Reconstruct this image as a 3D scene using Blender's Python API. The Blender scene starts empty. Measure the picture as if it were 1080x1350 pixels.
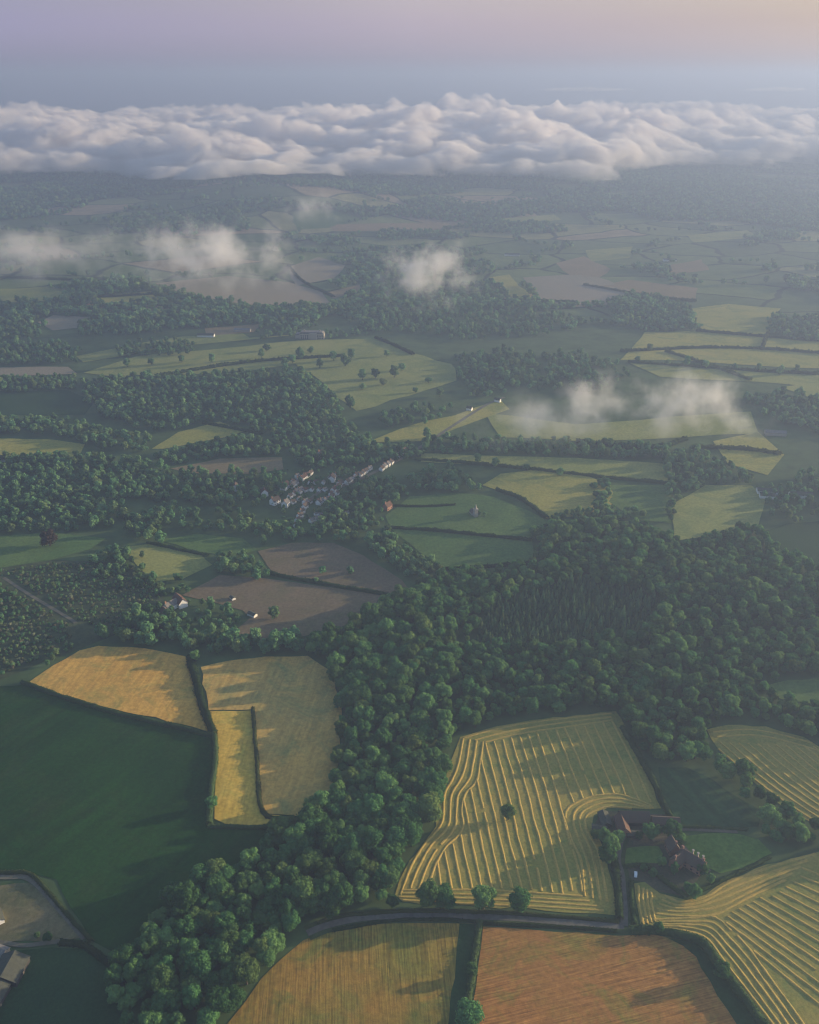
import bpy, bmesh, math, random
import numpy as np
from mathutils import Vector, Matrix

SC = bpy.context.scene
COL = SC.collection
R = math.radians
rnd = random.Random(7)
NP = np.random.default_rng(11)

# ------------------------------------------------------------------ camera
CAM_H, PITCH, FOV = 420.0, 26.0, 60.0
FPX = 675.0 / math.tan(R(FOV / 2))          # focal length in pixels of the 1080 x 1350 photograph
cam = bpy.data.cameras.new('camera')
cam.sensor_fit = 'VERTICAL'; cam.angle = R(FOV); cam.clip_start = 1.0; cam.clip_end = 120000.0
camo = bpy.data.objects.new('camera', cam); COL.objects.link(camo)
camo.location = (0, 0, CAM_H); camo.rotation_euler = (R(90 - PITCH), 0, 0)
SC.camera = camo
SUN_AZ, SUN_EL = 73.0, 9.3

# ------------------------------------------------------------------ terrain
def sstep(t):
    t = np.clip(t, 0, 1); return t * t * (3 - 2 * t)

def terrain(x, y):
    x = np.asarray(x, float); y = np.asarray(y, float)
    near = 1 - 0.8 * sstep((y - 900) / 900)
    z = near * (3.0 * np.sin(x / 170 + 1.3) * np.cos(y / 210) + 1.6 * np.sin(x / 97 + y / 133 + .5))
    z = z + 11 * sstep((y - 800) / 900) * np.sin(x / 420 + .7) * np.sin(y / 510 + .2)
    h = sstep((y - 2650 - 260 * np.sin(x / 650 + .6)) / 2500)
    z = z + 112 * h * (1 - .72 * sstep((x - 100) / 1700))
    z = z + 55 * np.exp(-(((x + 480) / 420) ** 2 + ((y - 3350) / 330) ** 2))
    z = z + 12 * np.exp(-(((x + 1500) / 600) ** 2 + ((y - 3300) / 400) ** 2))
    return z

CP, SP = math.cos(R(PITCH)), math.sin(R(PITCH))
def ray(px, py):
    u = (px - 540) / FPX; v = -(py - 675) / FPX
    return u, CP + v * SP, -SP + v * CP
def at(px, py, z=None):
    """the point of the ground (or of height z) seen at a pixel of the photograph"""
    dx, dy, dz = ray(px, py)
    zz = 0.0 if z is None else z
    for _ in range(1 if z is not None else 30):
        t = (CAM_H - zz) / -dz
        if z is None: zz = 0.5 * zz + 0.5 * float(terrain(dx * t, dy * t))
    if z is None:
        zz = float(terrain(dx * t, dy * t))
    return dx * t, dy * t, zz
def W(poly):
    return np.array([at(*p)[:2] for p in poly])
def project(x, y, z):
    d = np.stack([x, y, z - CAM_H], -1)
    zc = d[..., 1] * CP - d[..., 2] * SP
    yc = d[..., 1] * SP + d[..., 2] * CP
    return 540 + FPX * d[..., 0] / zc, 675 - FPX * yc / zc, zc

def inside(px, py, poly):
    px = np.asarray(px); py = np.asarray(py)
    r = np.zeros(px.shape, bool); n = len(poly)
    for i in range(n):
        x0, y0 = poly[i]; x1, y1 = poly[(i + 1) % n]
        if y0 == y1: continue
        c = ((y0 > py) != (y1 > py)) & (px < (x1 - x0) * (py - y0) / (y1 - y0) + x0)
        r ^= c
    return r

# value noise, vectorised
_tab = np.random.default_rng(5).random((256, 256))
def vnoise(x, y):
    xi = np.floor(x).astype(int); yi = np.floor(y).astype(int)
    fx = x - xi; fy = y - yi; fx = fx * fx * (3 - 2 * fx); fy = fy * fy * (3 - 2 * fy)
    g = lambda a, b: _tab[a % 256, b % 256]
    return (g(xi, yi) * (1 - fx) + g(xi + 1, yi) * fx) * (1 - fy) + (g(xi, yi + 1) * (1 - fx) + g(xi + 1, yi + 1) * fx) * fy
def fbm(x, y, o=4):
    s = 0; a = .5; t = 0
    for k in range(o):
        s = s + a * vnoise(x * 2 ** k + 17.3 * k, y * 2 ** k + 5.1 * k); t += a; a *= .5
    return s / t

# ------------------------------------------------------------------ materials
def new_mat(name):
    m = bpy.data.materials.new(name); m.use_nodes = True
    nt = m.node_tree; nt.nodes.clear()
    out = nt.nodes.new('ShaderNodeOutputMaterial')
    return m, nt, out
class N:
    """small node-building helper"""
    def __init__(s, nt): s.nt = nt
    def add(s, t, **k):
        n = s.nt.nodes.new(t)
        for a, v in k.items(): setattr(n, a, v)
        return n
    def link(s, a, b): s.nt.links.new(a, b)
    def val(s, sock, v):
        if isinstance(v, bpy.types.NodeSocket): s.link(v, sock)
        else: sock.default_value = v
    def math(s, op, a, b=None, c=None, clamp=False):
        n = s.add('ShaderNodeMath', operation=op, use_clamp=clamp)
        s.val(n.inputs[0], a)
        if b is not None: s.val(n.inputs[1], b)
        if c is not None: s.val(n.inputs[2], c)
        return n.outputs[0]
    def mix(s, f, a, b, mode='MIX'):
        n = s.add('ShaderNodeMix', data_type='RGBA', blend_type=mode)
        s.val(n.inputs[0], f)
        for i, v in ((6, a), (7, b)):
            s.val(n.inputs[i], v if isinstance(v, bpy.types.NodeSocket) else (*v, 1))
        return n.outputs[2]
    def noise(s, vec, scale, detail=4, rough=.55, dist=0):
        n = s.add('ShaderNodeTexNoise'); s.link(vec, n.inputs['Vector'])
        n.inputs['Scale'].default_value = scale; n.inputs['Detail'].default_value = detail
        n.inputs['Roughness'].default_value = rough; n.inputs['Distortion'].default_value = dist
        return n.outputs[0]
    def rng(s, v, a, b, c=0., d=1.):
        n = s.add('ShaderNodeMapRange'); s.val(n.inputs[0], v)
        for i, q in enumerate((a, b, c, d)): n.inputs[i + 1].default_value = q
        return n.outputs[0]
    def pos(s): return s.add('ShaderNodeNewGeometry').outputs['Position']
    def bsdf(s, out, col, rough=.9, spec=.2, normal=None, metal=0):
        b = s.add('ShaderNodeBsdfPrincipled'); s.val(b.inputs['Base Color'], col if isinstance(col, bpy.types.NodeSocket) else (*col, 1))
        b.inputs['Roughness'].default_value = rough; b.inputs['Specular IOR Level'].default_value = spec
        b.inputs['Metallic'].default_value = metal
        if normal is not None: s.link(normal, b.inputs['Normal'])
        s.link(b.outputs[0], out.inputs['Surface']); return b
    def bump(s, h, strength=.5, dist=.3):
        n = s.add('ShaderNodeBump'); n.inputs['Strength'].default_value = strength; n.inputs['Distance'].default_value = dist
        s.link(h, n.inputs['Height']); return n.outputs[0]

def field_mat(name, c1, c2, c3=None, rows=None, patch=.012, fine=.35, bump=.35, contrast=.5):
    """crop or grass: broad patches c1 to c2, blotches of c3, drill rows at rows=(degrees, spacing, strength)"""
    m, nt, out = new_mat(name); n = N(nt); p = n.pos()
    f = n.rng(n.noise(p, patch, 5, .6, .4), .5 - contrast / 2 * .6, .5 + contrast / 2 * .6)
    col = n.mix(f, c1, c2)
    if c3:
        g = n.rng(n.noise(p, patch * 2.2, 7, .7, 1.0), .48, .66)
        col = n.mix(n.math('MULTIPLY', g, .85), col, c3)
    g = n.noise(p, fine, 4, .7)
    gm = n.rng(g, .25, .75, .72, 1.28)
    h = g
    if rows:
        ang, sp, st = rows
        mp = n.add('ShaderNodeMapping'); mp.inputs['Rotation'].default_value = (0, 0, R(ang)); n.link(p, mp.inputs[0])
        # uneven drill and wheel lines: noise drawn out along the rows, coming and going over the field
        sc = n.add('ShaderNodeVectorMath', operation='MULTIPLY'); n.link(mp.outputs[0], sc.inputs[0]); sc.inputs[1].default_value = (1 / sp, 1 / (26 * sp ** .5), 0)
        w = n.noise(sc.outputs[0], 1.0, 3, .6, .15)
        amp = n.rng(n.noise(p, .02, 3), .3, .65, st * .3, st)
        rr = n.math('MULTIPLY_ADD', n.math('SUBTRACT', n.rng(w, .3, .7), .5), n.math('MULTIPLY', amp, 1.6), 1.0)
        gm = n.math('MULTIPLY', gm, rr)
        h = n.math('ADD', h, n.math('MULTIPLY', w, .6))
    vm = n.add('ShaderNodeVectorMath', operation='SCALE'); n.link(col, vm.inputs[0]); n.link(gm, vm.inputs['Scale'])
    n.bsdf(out, vm.outputs[0], .95, .1, n.bump(h, bump, .4))
    return m

def plain_mat(name, c, rough=.8, var=.25, scale=1.5, spec=.3, metal=0):
    m, nt, out = new_mat(name); n = N(nt)
    tc = n.add('ShaderNodeTexCoord').outputs['Object']
    g = n.rng(n.noise(tc, scale, 5, .65), .25, .75, 1 - var, 1 + var)
    vm = n.add('ShaderNodeVectorMath', operation='SCALE'); vm.inputs[0].default_value = c; n.link(g, vm.inputs['Scale'])
    n.bsdf(out, vm.outputs[0], rough, spec, None, metal)
    return m

def tile_mat(name, c, c2):
    """roof tiles in courses, patched with weathering"""
    m, nt, out = new_mat(name); n = N(nt)
    tc = n.add('ShaderNodeTexCoord').outputs['Object']
    b = n.add('ShaderNodeTexBrick'); n.link(tc, b.inputs['Vector'])
    b.inputs['Color1'].default_value = (*c, 1); b.inputs['Color2'].default_value = (*[q * .8 for q in c], 1)
    b.inputs['Mortar'].default_value = (*[q * .5 for q in c], 1); b.inputs['Scale'].default_value = 1.2
    f = n.rng(n.noise(tc, .45, 5, .7), .42, .65)
    n.bsdf(out, n.mix(f, b.outputs[0], c2), .85, .25)
    return m

def leaf_mat(name, dark, mid, light, trans=.34):
    m, nt, out = new_mat(name); n = N(nt)
    oi = n.add('ShaderNodeObjectInfo').outputs['Random']
    tc = n.add('ShaderNodeTexCoord').outputs['Object']
    g = n.noise(tc, .45, 3, .6)
    a = n.mix(n.rng(g, .35, .68), dark, mid)
    col = n.mix(n.rng(oi, .45, 1.0, 0, .85), a, light)
    col = n.mix(n.rng(n.math('FRACT', n.math('MULTIPLY', oi, 7.77)), .80, .95, 0, .6), col, (light[0] * 1.3, light[1] * 1.0, light[2] * .9))
    br = n.math('FRACT', n.math('MULTIPLY', oi, 17.31))
    vm = n.add('ShaderNodeVectorMath', operation='SCALE'); n.link(col, vm.inputs[0]); n.link(n.rng(br, 0, 1, .62, 1.42), vm.inputs['Scale'])
    d = n.add('ShaderNodeBsdfDiffuse'); n.link(vm.outputs[0], d.inputs['Color'])
    t = n.add('ShaderNodeBsdfTranslucent'); n.link(vm.outputs[0], t.inputs['Color'])
    x = n.add('ShaderNodeMixShader'); x.inputs[0].default_value = trans
    n.link(d.outputs[0], x.inputs[1]); n.link(t.outputs[0], x.inputs[2]); n.link(x.outputs[0], out.inputs['Surface'])
    return m

M = {}
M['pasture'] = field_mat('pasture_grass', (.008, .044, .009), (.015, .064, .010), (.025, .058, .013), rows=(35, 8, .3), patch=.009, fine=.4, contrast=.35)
M['dark_grass_and_shade'] = field_mat('rank_grass_and_shade', (.018, .054, .020), (.028, .072, .024), patch=.02, fine=.6)  # rank grass; also puts shade into the field margins and shaded meadows
M['grass'] = field_mat('meadow_grass', (.078, .150, .044), (.115, .180, .052), (.070, .128, .044), patch=.014)
M['grass2'] = field_mat('pale_meadow_grass', (.225, .255, .072), (.295, .295, .090), (.16, .205, .066), patch=.008)
M['lime'] = field_mat('ripening_crop', (.29, .285, .066), (.36, .315, .082), (.20, .235, .066), patch=.010)
M['crop'] = field_mat('leafy_crop', (.032, .078, .032), (.048, .098, .034), rows=(-24, 4.5, .45), patch=.02)
M['lawn'] = field_mat('garden_lawn', (.085, .165, .036), (.12, .20, .046), patch=.05)
M['hay'] = field_mat('mown_hay_stubble', (.29, .26, .062), (.37, .285, .075), (.18, .22, .055), patch=.02, fine=.6)
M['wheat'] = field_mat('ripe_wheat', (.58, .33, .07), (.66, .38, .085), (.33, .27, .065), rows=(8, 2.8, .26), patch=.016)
M['wheat_shade'] = field_mat('shade_tinted_wheat', (.46, .325, .10), (.60, .355, .085), (.23, .25, .085), rows=(8, 2.8, .26), patch=.013)  # greener copy of the wheat, the wood's shade put into its colour
M['wheat2'] = field_mat('ripe_wheat_strip', (.56, .37, .062), (.64, .42, .08), (.40, .34, .065), rows=(2, 2.6, .26), patch=.02)
M['stub_e'] = field_mat('olive_stubble', (.185, .18, .034), (.38, .20, .040), (.15, .165, .034), rows=(-4, 1.0, .65), patch=.013)
M['stub_d'] = field_mat('russet_stubble', (.40, .170, .048), (.34, .178, .048), (.21, .185, .036), rows=(75, .9, .6), patch=.017, contrast=.8)
M['dry'] = field_mat('dry_grass', (.20, .165, .085), (.135, .135, .065), (.11, .12, .055), patch=.04)
M['plough'] = field_mat('brown_bare_field', (.16, .125, .075), (.20, .150, .090), (.13, .125, .062), rows=(15, 2.5, .1), patch=.007)
M['pink'] = field_mat('pale_bare_field', (.30, .245, .165), (.25, .225, .14), patch=.004)
M['tan'] = field_mat('tan_stubble', (.27, .20, .105), (.22, .175, .09), patch=.008)
M['scrub_floor'] = field_mat('scrub_floor', (.050, .075, .036), (.085, .105, .048), (.04, .06, .03), patch=.02)
M['yard'] = field_mat('farmyard_earth', (.075, .085, .05), (.12, .105, .07), (.05, .075, .035), patch=.05, fine=.8)
M['road'] = plain_mat('worn_tarmac', (.125, .12, .10), .95, .35, .25)
M['track'] = plain_mat('chalk_track', (.145, .135, .095), .95, .3, .2)
M['verge'] = field_mat('verge_grass', (.045, .075, .03), (.075, .10, .04), patch=.06)
M['windrow'] = field_mat('cut_hay', (.54, .36, .095), (.46, .325, .085), (.36, .30, .08), patch=.08, fine=1.2, bump=.8)
M['leaf'] = leaf_mat('broadleaf_leaves', (.064, .172, .066), (.104, .235, .078), (.168, .290, .098))
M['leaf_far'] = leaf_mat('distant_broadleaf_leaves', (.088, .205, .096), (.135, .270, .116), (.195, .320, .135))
M['beech'] = leaf_mat('copper_beech_leaves', (.055, .042, .032), (.075, .055, .038), (.085, .07, .045))
M['needle'] = leaf_mat('conifer_needles', (.070, .150, .074), (.105, .200, .090), (.15, .24, .105), .3)
M['hedge'] = leaf_mat('hedge_leaves', (.030, .064, .026), (.050, .092, .034), (.075, .115, .042))
M['blossom'] = leaf_mat('pale_shrub_leaves', (.14, .19, .09), (.20, .25, .13), (.28, .29, .19))
M['bark'] = plain_mat('bark', (.09, .07, .05), .95, .3, 2)
M['tile_red'] = tile_mat('red_clay_tiles', (.17, .085, .06), (.12, .085, .06))
M['tile_brown'] = tile_mat('brown_clay_tiles', (.15, .105, .08), (.11, .095, .07))
M['slate'] = tile_mat('grey_slates', (.22, .21, .20), (.26, .23, .19))
M['sheet'] = plain_mat('fibre_cement_sheet', (.075, .08, .06), .9, .3, .6)
M['white_wall'] = plain_mat('white_render', (.88, .85, .80), .9, .1)
M['brick'] = plain_mat('red_brick', (.36, .19, .13), .9, .25, 2)
M['stone'] = plain_mat('pale_stone', (.42, .37, .30), .9, .25, 1)
M['weatherboard'] = plain_mat('black_weatherboard', (.045, .042, .04), .8, .3, 1)
M['glass'] = plain_mat('window_glass', (.03, .035, .045), .1, .1, 1, .6)
M['car_white'] = plain_mat('white_car_paint', (.80, .80, .80), .3, .02, 1, .5)
M['tyre'] = plain_mat('black_rubber', (.02, .02, .02), .9, .1)
M['wood'] = plain_mat('weathered_timber', (.28, .22, .15), .9, .3, 2)

# countryside: the patchwork of the far fields, plain dark grass under the near hedges and woods
def ground_mat():
    m, nt, out = new_mat('countryside'); n = N(nt); p = n.pos()
    nz = n.add('ShaderNodeTexNoise'); n.link(p, nz.inputs['Vector']); nz.inputs['Scale'].default_value = .0045; nz.inputs['Detail'].default_value = 3
    wv = n.add('ShaderNodeVectorMath', operation='MULTIPLY_ADD')
    n.link(nz.outputs['Color'], wv.inputs[0]); wv.inputs[1].default_value = (130, 130, 0); n.link(p, wv.inputs[2])
    mp = n.add('ShaderNodeMapping'); n.link(wv.outputs[0], mp.inputs[0]); mp.inputs['Scale'].default_value = (1 / 230, 1 / 170, 0)
    v = n.add('ShaderNodeTexVoronoi', voronoi_dimensions='2D'); n.link(mp.outputs[0], v.inputs['Vector']); v.inputs['Scale'].default_value = 1
    sep = n.add('ShaderNodeSeparateColor'); n.link(v.outputs['Color'], sep.inputs[0])
    cr = n.add('ShaderNodeValToRGB'); cr.color_ramp.interpolation = 'CONSTANT'; n.link(sep.outputs[0], cr.inputs[0])
    e = cr.color_ramp.elements
    cols = [(0, (.085, .13, .05)), (.22, (.14, .185, .065)), (.4, (.10, .15, .055)), (.58, (.24, .24, .095)), (.70, (.12, .165, .06)), (.84, (.29, .23, .13)), (.93, (.17, .205, .075))]
    e[0].position, e[0].color = 0, (*cols[0][1], 1); e[1].position, e[1].color = cols[1][0], (*cols[1][1], 1)
    for q, c in cols[2:]:
        k = e.new(q); k.color = (*c, 1)
    ve = n.add('ShaderNodeTexVoronoi', voronoi_dimensions='2D', feature='DISTANCE_TO_EDGE'); n.link(mp.outputs[0], ve.inputs['Vector']); ve.inputs['Scale'].default_value = 1
    edge = n.rng(ve.outputs[0], .02, .035)
    far = n.mix(edge, (.024, .042, .02), cr.outputs[0])
    g = n.rng(n.noise(p, .03, 6, .7), .25, .75, .7, 1.3)
    sx = n.add('ShaderNodeSeparateXYZ'); n.link(p, sx.inputs[0])
    near = n.mix(n.noise(p, .03, 4), (.050, .092, .036), (.085, .130, .050))
    col = n.mix(n.rng(sx.outputs[1], 1750, 1800), near, far)
    vm = n.add('ShaderNodeVectorMath', operation='SCALE'); n.link(col, vm.inputs[0]); n.link(g, vm.inputs['Scale'])
    n.bsdf(out, vm.outputs[0], .95, .1)
    return m
M['ground'] = ground_mat()

# ------------------------------------------------------------------ object helpers
def tag(o, label=None, cat=None, group=None, kind=None):
    if label: o['label'] = label
    if cat: o['category'] = cat
    if group: o['group'] = group
    if kind: o['kind'] = kind
    return o
def mesh_obj(name, verts, faces, mat, parent=None, smooth=False):
    me = bpy.data.meshes.new(name)
    v = np.asarray(verts, np.float32); me.vertices.add(len(v)); me.vertices.foreach_set('co', v.ravel())
    if isinstance(faces, np.ndarray):
        k = faces.shape[1]; nf = len(faces)
        me.loops.add(nf * k); me.loops.foreach_set('vertex_index', faces.astype(np.int32).ravel())
        me.polygons.add(nf); me.polygons.foreach_set('loop_start', np.arange(0, nf * k, k, dtype=np.int32))
        me.update(calc_edges=True); me.validate()
    else:
        me = bpy.data.meshes.new(name); me.from_pydata([tuple(map(float, q)) for q in verts], [], faces)
    if smooth: me.polygons.foreach_set('use_smooth', [True] * len(me.polygons))
    if mat: me.materials.append(mat)
    o = bpy.data.objects.new(name, me); COL.objects.link(o)
    if parent: o.parent = parent
    return o
def empty(name, loc=(0, 0, 0), rz=0, scale=1):
    o = bpy.data.objects.new(name, None); COL.objects.link(o)
    o.location = loc; o.rotation_euler = (0, 0, rz); o.scale = (scale,) * 3; o.empty_display_size = .5
    return o
KIDS = {}
def kids(o):
    return [c for c in COL.objects if c.parent == o] if o.name not in KIDS else KIDS[o.name]
def copy_tree(o, parent=None):
    c = o.copy(); COL.objects.link(c); c.parent = parent
    ch = kids(o); KIDS[o.name] = ch
    for q in ch: copy_tree(q, c)
    return c

# ------------------------------------------------------------------ ground sheet
def ground():
    ys = [-500.]; s = 18.
    while ys[-1] < 60000:
        y = ys[-1]; ys.append(y + max(18, (y - 1200) * .03) if y > 1200 else y + 18)
    xs = [0.]
    while xs[-1] < 60000:
        x = xs[-1]; xs.append(x + (18 if x < 700 else 18 + (x - 700) * .05))
    xs = np.array([-q for q in xs[:0:-1]] + xs); ys = np.array(ys)
    X, Y = np.meshgrid(xs, ys); Z = terrain(X, Y)
    nx, ny = len(xs), len(ys)
    i = np.arange(nx * ny).reshape(ny, nx)
    F = np.stack([i[:-1, :-1], i[:-1, 1:], i[1:, 1:], i[1:, :-1]], -1).reshape(-1, 4)
    o = mesh_obj('ground', np.stack([X, Y, Z], -1).reshape(-1, 3), F, M['ground'], smooth=True)
    tag(o, 'rolling farmland reaching to the hazy horizon', 'ground', kind='structure')
ground()

# ------------------------------------------------------------------ fields
def densify(pts, step, closed=True, wob=0., seed=0):
    r = random.Random(seed); out = []
    n = len(pts)
    for i in range(n if closed else n - 1):
        a = np.array(pts[i]); b = np.array(pts[(i + 1) % n]); L = np.linalg.norm(b - a)
        k = max(1, int(L / step))
        for j in range(k):
            q = a + (b - a) * j / k
            if wob and j: q = q + np.array([r.uniform(-wob, wob), r.uniform(-wob, wob)])
            out.append(q)
    if not closed: out.append(np.array(pts[-1]))
    return np.array(out)
def smooth_line(pts, k=6):
    """Catmull-Rom through points"""
    p = [np.array(q, float) for q in pts]
    p = [2 * p[0] - p[1]] + p + [2 * p[-1] - p[-2]]
    out = []
    for i in range(1, len(p) - 2):
        for t in np.linspace(0, 1, k, endpoint=False):
            a, b, c, d = p[i - 1:i + 3]
            out.append(.5 * (2 * b + (c - a) * t + (2 * a - 5 * b + 4 * c - d) * t * t + (3 * b - a - 3 * c + d) * t ** 3))
    out.append(p[-2]); return np.array(out)
def sheet(name, world_poly, mat, off, cell, wob=.8):
    P = densify(world_poly, cell * .7, True, wob, len(world_poly))
    bm = bmesh.new()
    bm.faces.new([bm.verts.new((q[0], q[1], 0)) for q in P])
    bmesh.ops.triangulate(bm, faces=bm.faces[:])
    lo, hi = P.min(0), P.max(0)
    for ax in (0, 1):
        c = math.floor(lo[ax] / cell) * cell + cell
        while c < hi[ax]:
            co = [0, 0, 0]; co[ax] = c; no = [0, 0, 0]; no[ax] = 1
            bmesh.ops.bisect_plane(bm, geom=bm.verts[:] + bm.edges[:] + bm.faces[:], plane_co=co, plane_no=no); c += cell
    bmesh.ops.recalc_face_normals(bm, faces=bm.faces[:])
    co = np.array([v.co[:2] for v in bm.verts]); z = terrain(co[:, 0], co[:, 1]) + off
    for v, q in zip(bm.verts, z): v.co.z = q
    if sum(f.normal.z for f in bm.faces) < 0: bmesh.ops.reverse_faces(bm, faces=bm.faces[:])
    me = bpy.data.meshes.new(name); bm.to_mesh(me); bm.free(); me.materials.append(mat)
    me.polygons.foreach_set('use_smooth', [True] * len(me.polygons))
    o = bpy.data.objects.new(name, me); COL.objects.link(o); return o
FIELD_POLYS = []
def field(name, px, mat, off, cell, label, far=False):
    FIELD_POLYS.append(px)
    o = sheet(name, W(px), M[mat], off, cell, 1.0 if not far else 4.0)
    return tag(o, label, 'field', kind='structure')

A_POLY = [(607, 972), (640, 962), (700, 950), (760, 943), (812, 938), (825, 960), (845, 1000), (862, 1040), (872, 1066), (835, 1066), (800, 1066), (783, 1075), (780, 1090), (792, 1110), (800, 1130), (806, 1160), (812, 1195), (811, 1207), (760, 1204), (700, 1198), (640, 1196), (580, 1192), (530, 1188), (521, 1180), (527, 1160), (540, 1135), (560, 1110), (575, 1090), (578, 1060), (583, 1040), (592, 1010), (600, 990)]
C_POLY = [(836, 1165), (850, 1163), (870, 1178), (905, 1187), (930, 1180), (960, 1160), (1010, 1140), (1080, 1123), (1200, 1108), (1280, 1430), (1055, 1430), (1008, 1345), (963, 1290), (938, 1250), (915, 1235), (870, 1226), (845, 1222)]
B_POLY = [(932, 962), (960, 956), (1010, 958), (1060, 972), (1080, 985), (1200, 1015), (1200, 1110), (1080, 1088), (1040, 1070), (1010, 1045), (985, 1022), (960, 1000), (945, 985)]
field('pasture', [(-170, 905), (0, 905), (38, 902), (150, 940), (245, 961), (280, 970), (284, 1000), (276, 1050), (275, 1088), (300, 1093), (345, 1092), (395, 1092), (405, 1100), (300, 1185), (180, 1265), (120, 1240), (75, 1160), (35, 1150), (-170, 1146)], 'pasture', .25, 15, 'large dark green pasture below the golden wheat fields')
field('paddock', [(-120, 1175), (0, 1168), (40, 1164), (112, 1236), (60, 1242), (-120, 1240)], 'dry', .25, 12, 'small dry grass paddock inside the bend of the hedge')
field('paddock', [(-150, 1262), (40, 1252), (120, 1250), (150, 1275), (165, 1350), (150, 1430), (-150, 1430)], 'dark_grass_and_shade', .25, 12, 'dark rank paddock beside the grey sheds')
field('stubble_field', [(255, 1430), (300, 1350), (345, 1290), (400, 1240), (450, 1224), (520, 1216), (600, 1215), (628, 1219), (622, 1260), (612, 1310), (605, 1350), (594, 1430)], 'stub_e', .25, 15, 'olive and orange stubble field beside the wood and below the lane')
field('stubble_field', [(637, 1222), (700, 1226), (760, 1229), (815, 1234), (860, 1232), (912, 1243), (938, 1268), (965, 1305), (1000, 1350), (1045, 1430), (614, 1430), (628, 1300)], 'stub_d', .25, 15, 'russet stubble field below the lane junction')
field('field_margin_and_shade', [(606, 1218), (630, 1219), (624, 1270), (612, 1345), (600, 1430), (578, 1430), (592, 1345), (600, 1290)], 'dark_grass_and_shade', .34, 10, 'uncut grass margin and painted hedge shade on the olive stubble beside the tall hedge')  # uncut grass strip, darkened to carry the hedge's shadow too
field('field_margin_and_shade', [(880, 1237), (914, 1242), (940, 1267), (972, 1310), (1004, 1352), (1047, 1430), (1005, 1430), (972, 1352), (945, 1312), (918, 1262)], 'dark_grass_and_shade', .34, 10, 'uncut grass margin and painted hedge shade on the russet stubble inside the hedge bend')  # grass strip with the shadow of the thick hedge painted in
field('hay_field', A_POLY, 'hay', .25, 12, 'golden hay field in curving windrows around a lone tree')
field('hay_field', B_POLY, 'hay', .25, 12, 'striped hay field tucked under the big wood beyond the farm paddocks')
field('hay_field', C_POLY, 'hay', .25, 12, 'hay field with fanned windrows below the farmhouse')
field('crop_field', [(868, 1012), (905, 1012), (940, 1028), (970, 1050), (1005, 1070), (1000, 1090), (900, 1093), (882, 1075), (872, 1048)], 'crop', .25, 12, 'dark green leafy crop between the two striped hay fields')
field('paddock', [(895, 1103), (930, 1099), (975, 1100), (1000, 1107), (1018, 1125), (980, 1145), (950, 1152), (925, 1140), (905, 1120)], 'lawn', .25, 10, 'green paddock beside the farmhouse')
field('farmyard', [(790, 1068), (885, 1074), (893, 1100), (925, 1150), (905, 1183), (870, 1176), (835, 1160), (815, 1150), (800, 1120), (782, 1090)], 'yard', .20, 10, 'earth and grass farmyard around the barns')
field('lawn', [(822, 1119), (868, 1116), (874, 1126), (870, 1139), (822, 1141)], 'lawn', .34, 8, 'square mown lawn between barn and lane')
field('wheat_field', [(38, 900), (70, 878), (105, 858), (130, 852), (190, 855), (245, 866), (253, 890), (266, 930), (277, 966), (240, 955), (150, 935), (75, 914)], 'wheat', .40, 14, 'golden wheat field shaped like a wedge above the dark pasture')
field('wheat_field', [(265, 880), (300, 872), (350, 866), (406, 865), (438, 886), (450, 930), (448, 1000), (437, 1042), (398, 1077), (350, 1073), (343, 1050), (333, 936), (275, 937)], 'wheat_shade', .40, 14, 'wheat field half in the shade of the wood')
field('wheat_field', [(277, 938), (332, 937), (338, 1000), (346, 1074), (385, 1079), (385, 1088), (300, 1088), (283, 1080), (284, 1040), (286, 990)], 'wheat2', .40, 12, 'narrow yellow wheat strip between two hedges')
field('bare_field', [(240, 785), (290, 758), (350, 763), (430, 774), (502, 785), (492, 802), (440, 832), (330, 850), (300, 842), (330, 815), (320, 805), (275, 792)], 'plough', .35, 18, 'brown bare field with one round tree, below the village')
field('bare_field', [(340, 727), (385, 716), (440, 716), (480, 733), (530, 765), (545, 782), (500, 783), (420, 769), (360, 755)], 'plough', .35, 18, 'brown bare field next to the village trees')
field('meadow', [(160, 722), (205, 716), (265, 731), (280, 745), (240, 764), (205, 767), (180, 745)], 'grass2', .35, 18, 'tan meadow between copses west of the brown fields')
field('meadow', [(205, 712), (260, 704), (320, 710), (340, 725), (310, 735), (265, 728), (215, 714)], 'grass', .38, 18, 'green meadow above the tan meadow')
field('meadow', [(-180, 705), (0, 708), (60, 702), (140, 710), (120, 724), (70, 738), (0, 749), (-180, 755)], 'grass', .35, 20, 'long meadow beside the copper beech')
field('scrubland', [(-180, 745), (0, 750), (75, 738), (165, 742), (220, 765), (215, 795), (150, 838), (95, 860), (60, 872), (0, 897), (-180, 903)], 'scrub_floor', .30, 20, 'rough scrubland speckled with young bushes')
field('meadow', [(-180, 575), (0, 578), (70, 580), (112, 586), (105, 602), (60, 606), (0, 600), (-180, 600)], 'lime', .4, 25, 'bright meadow behind a row of dark trees')
field('meadow', [(-180, 604), (0, 604), (75, 608), (60, 624), (0, 630), (-180, 630)], 'grass', .4, 25, 'green meadow in front of a row of dark trees')
field('meadow', [(200, 592), (235, 570), (290, 556), (325, 568), (300, 576), (260, 584), (215, 592)], 'lime', .4, 25, 'bright wedge of meadow between two woods')
field('bare_field', [(225, 618), (290, 605), (372, 603), (374, 619), (330, 625), (250, 624)], 'tan', .4, 25, 'tan field beside the village wood')
field('meadow', [(345, 688), (385, 682), (430, 690), (410, 702), (350, 702)], 'grass', .4, 20, 'small meadow below the village')
field('meadow', [(508, 680), (540, 655), (600, 650), (650, 655), (700, 675), (718, 685), (760, 684), (835, 688), (750, 694), (700, 702), (705, 740), (660, 748), (590, 752), (553, 728), (515, 697)], 'grass', .4, 22, 'green meadow around the stone church')
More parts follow.
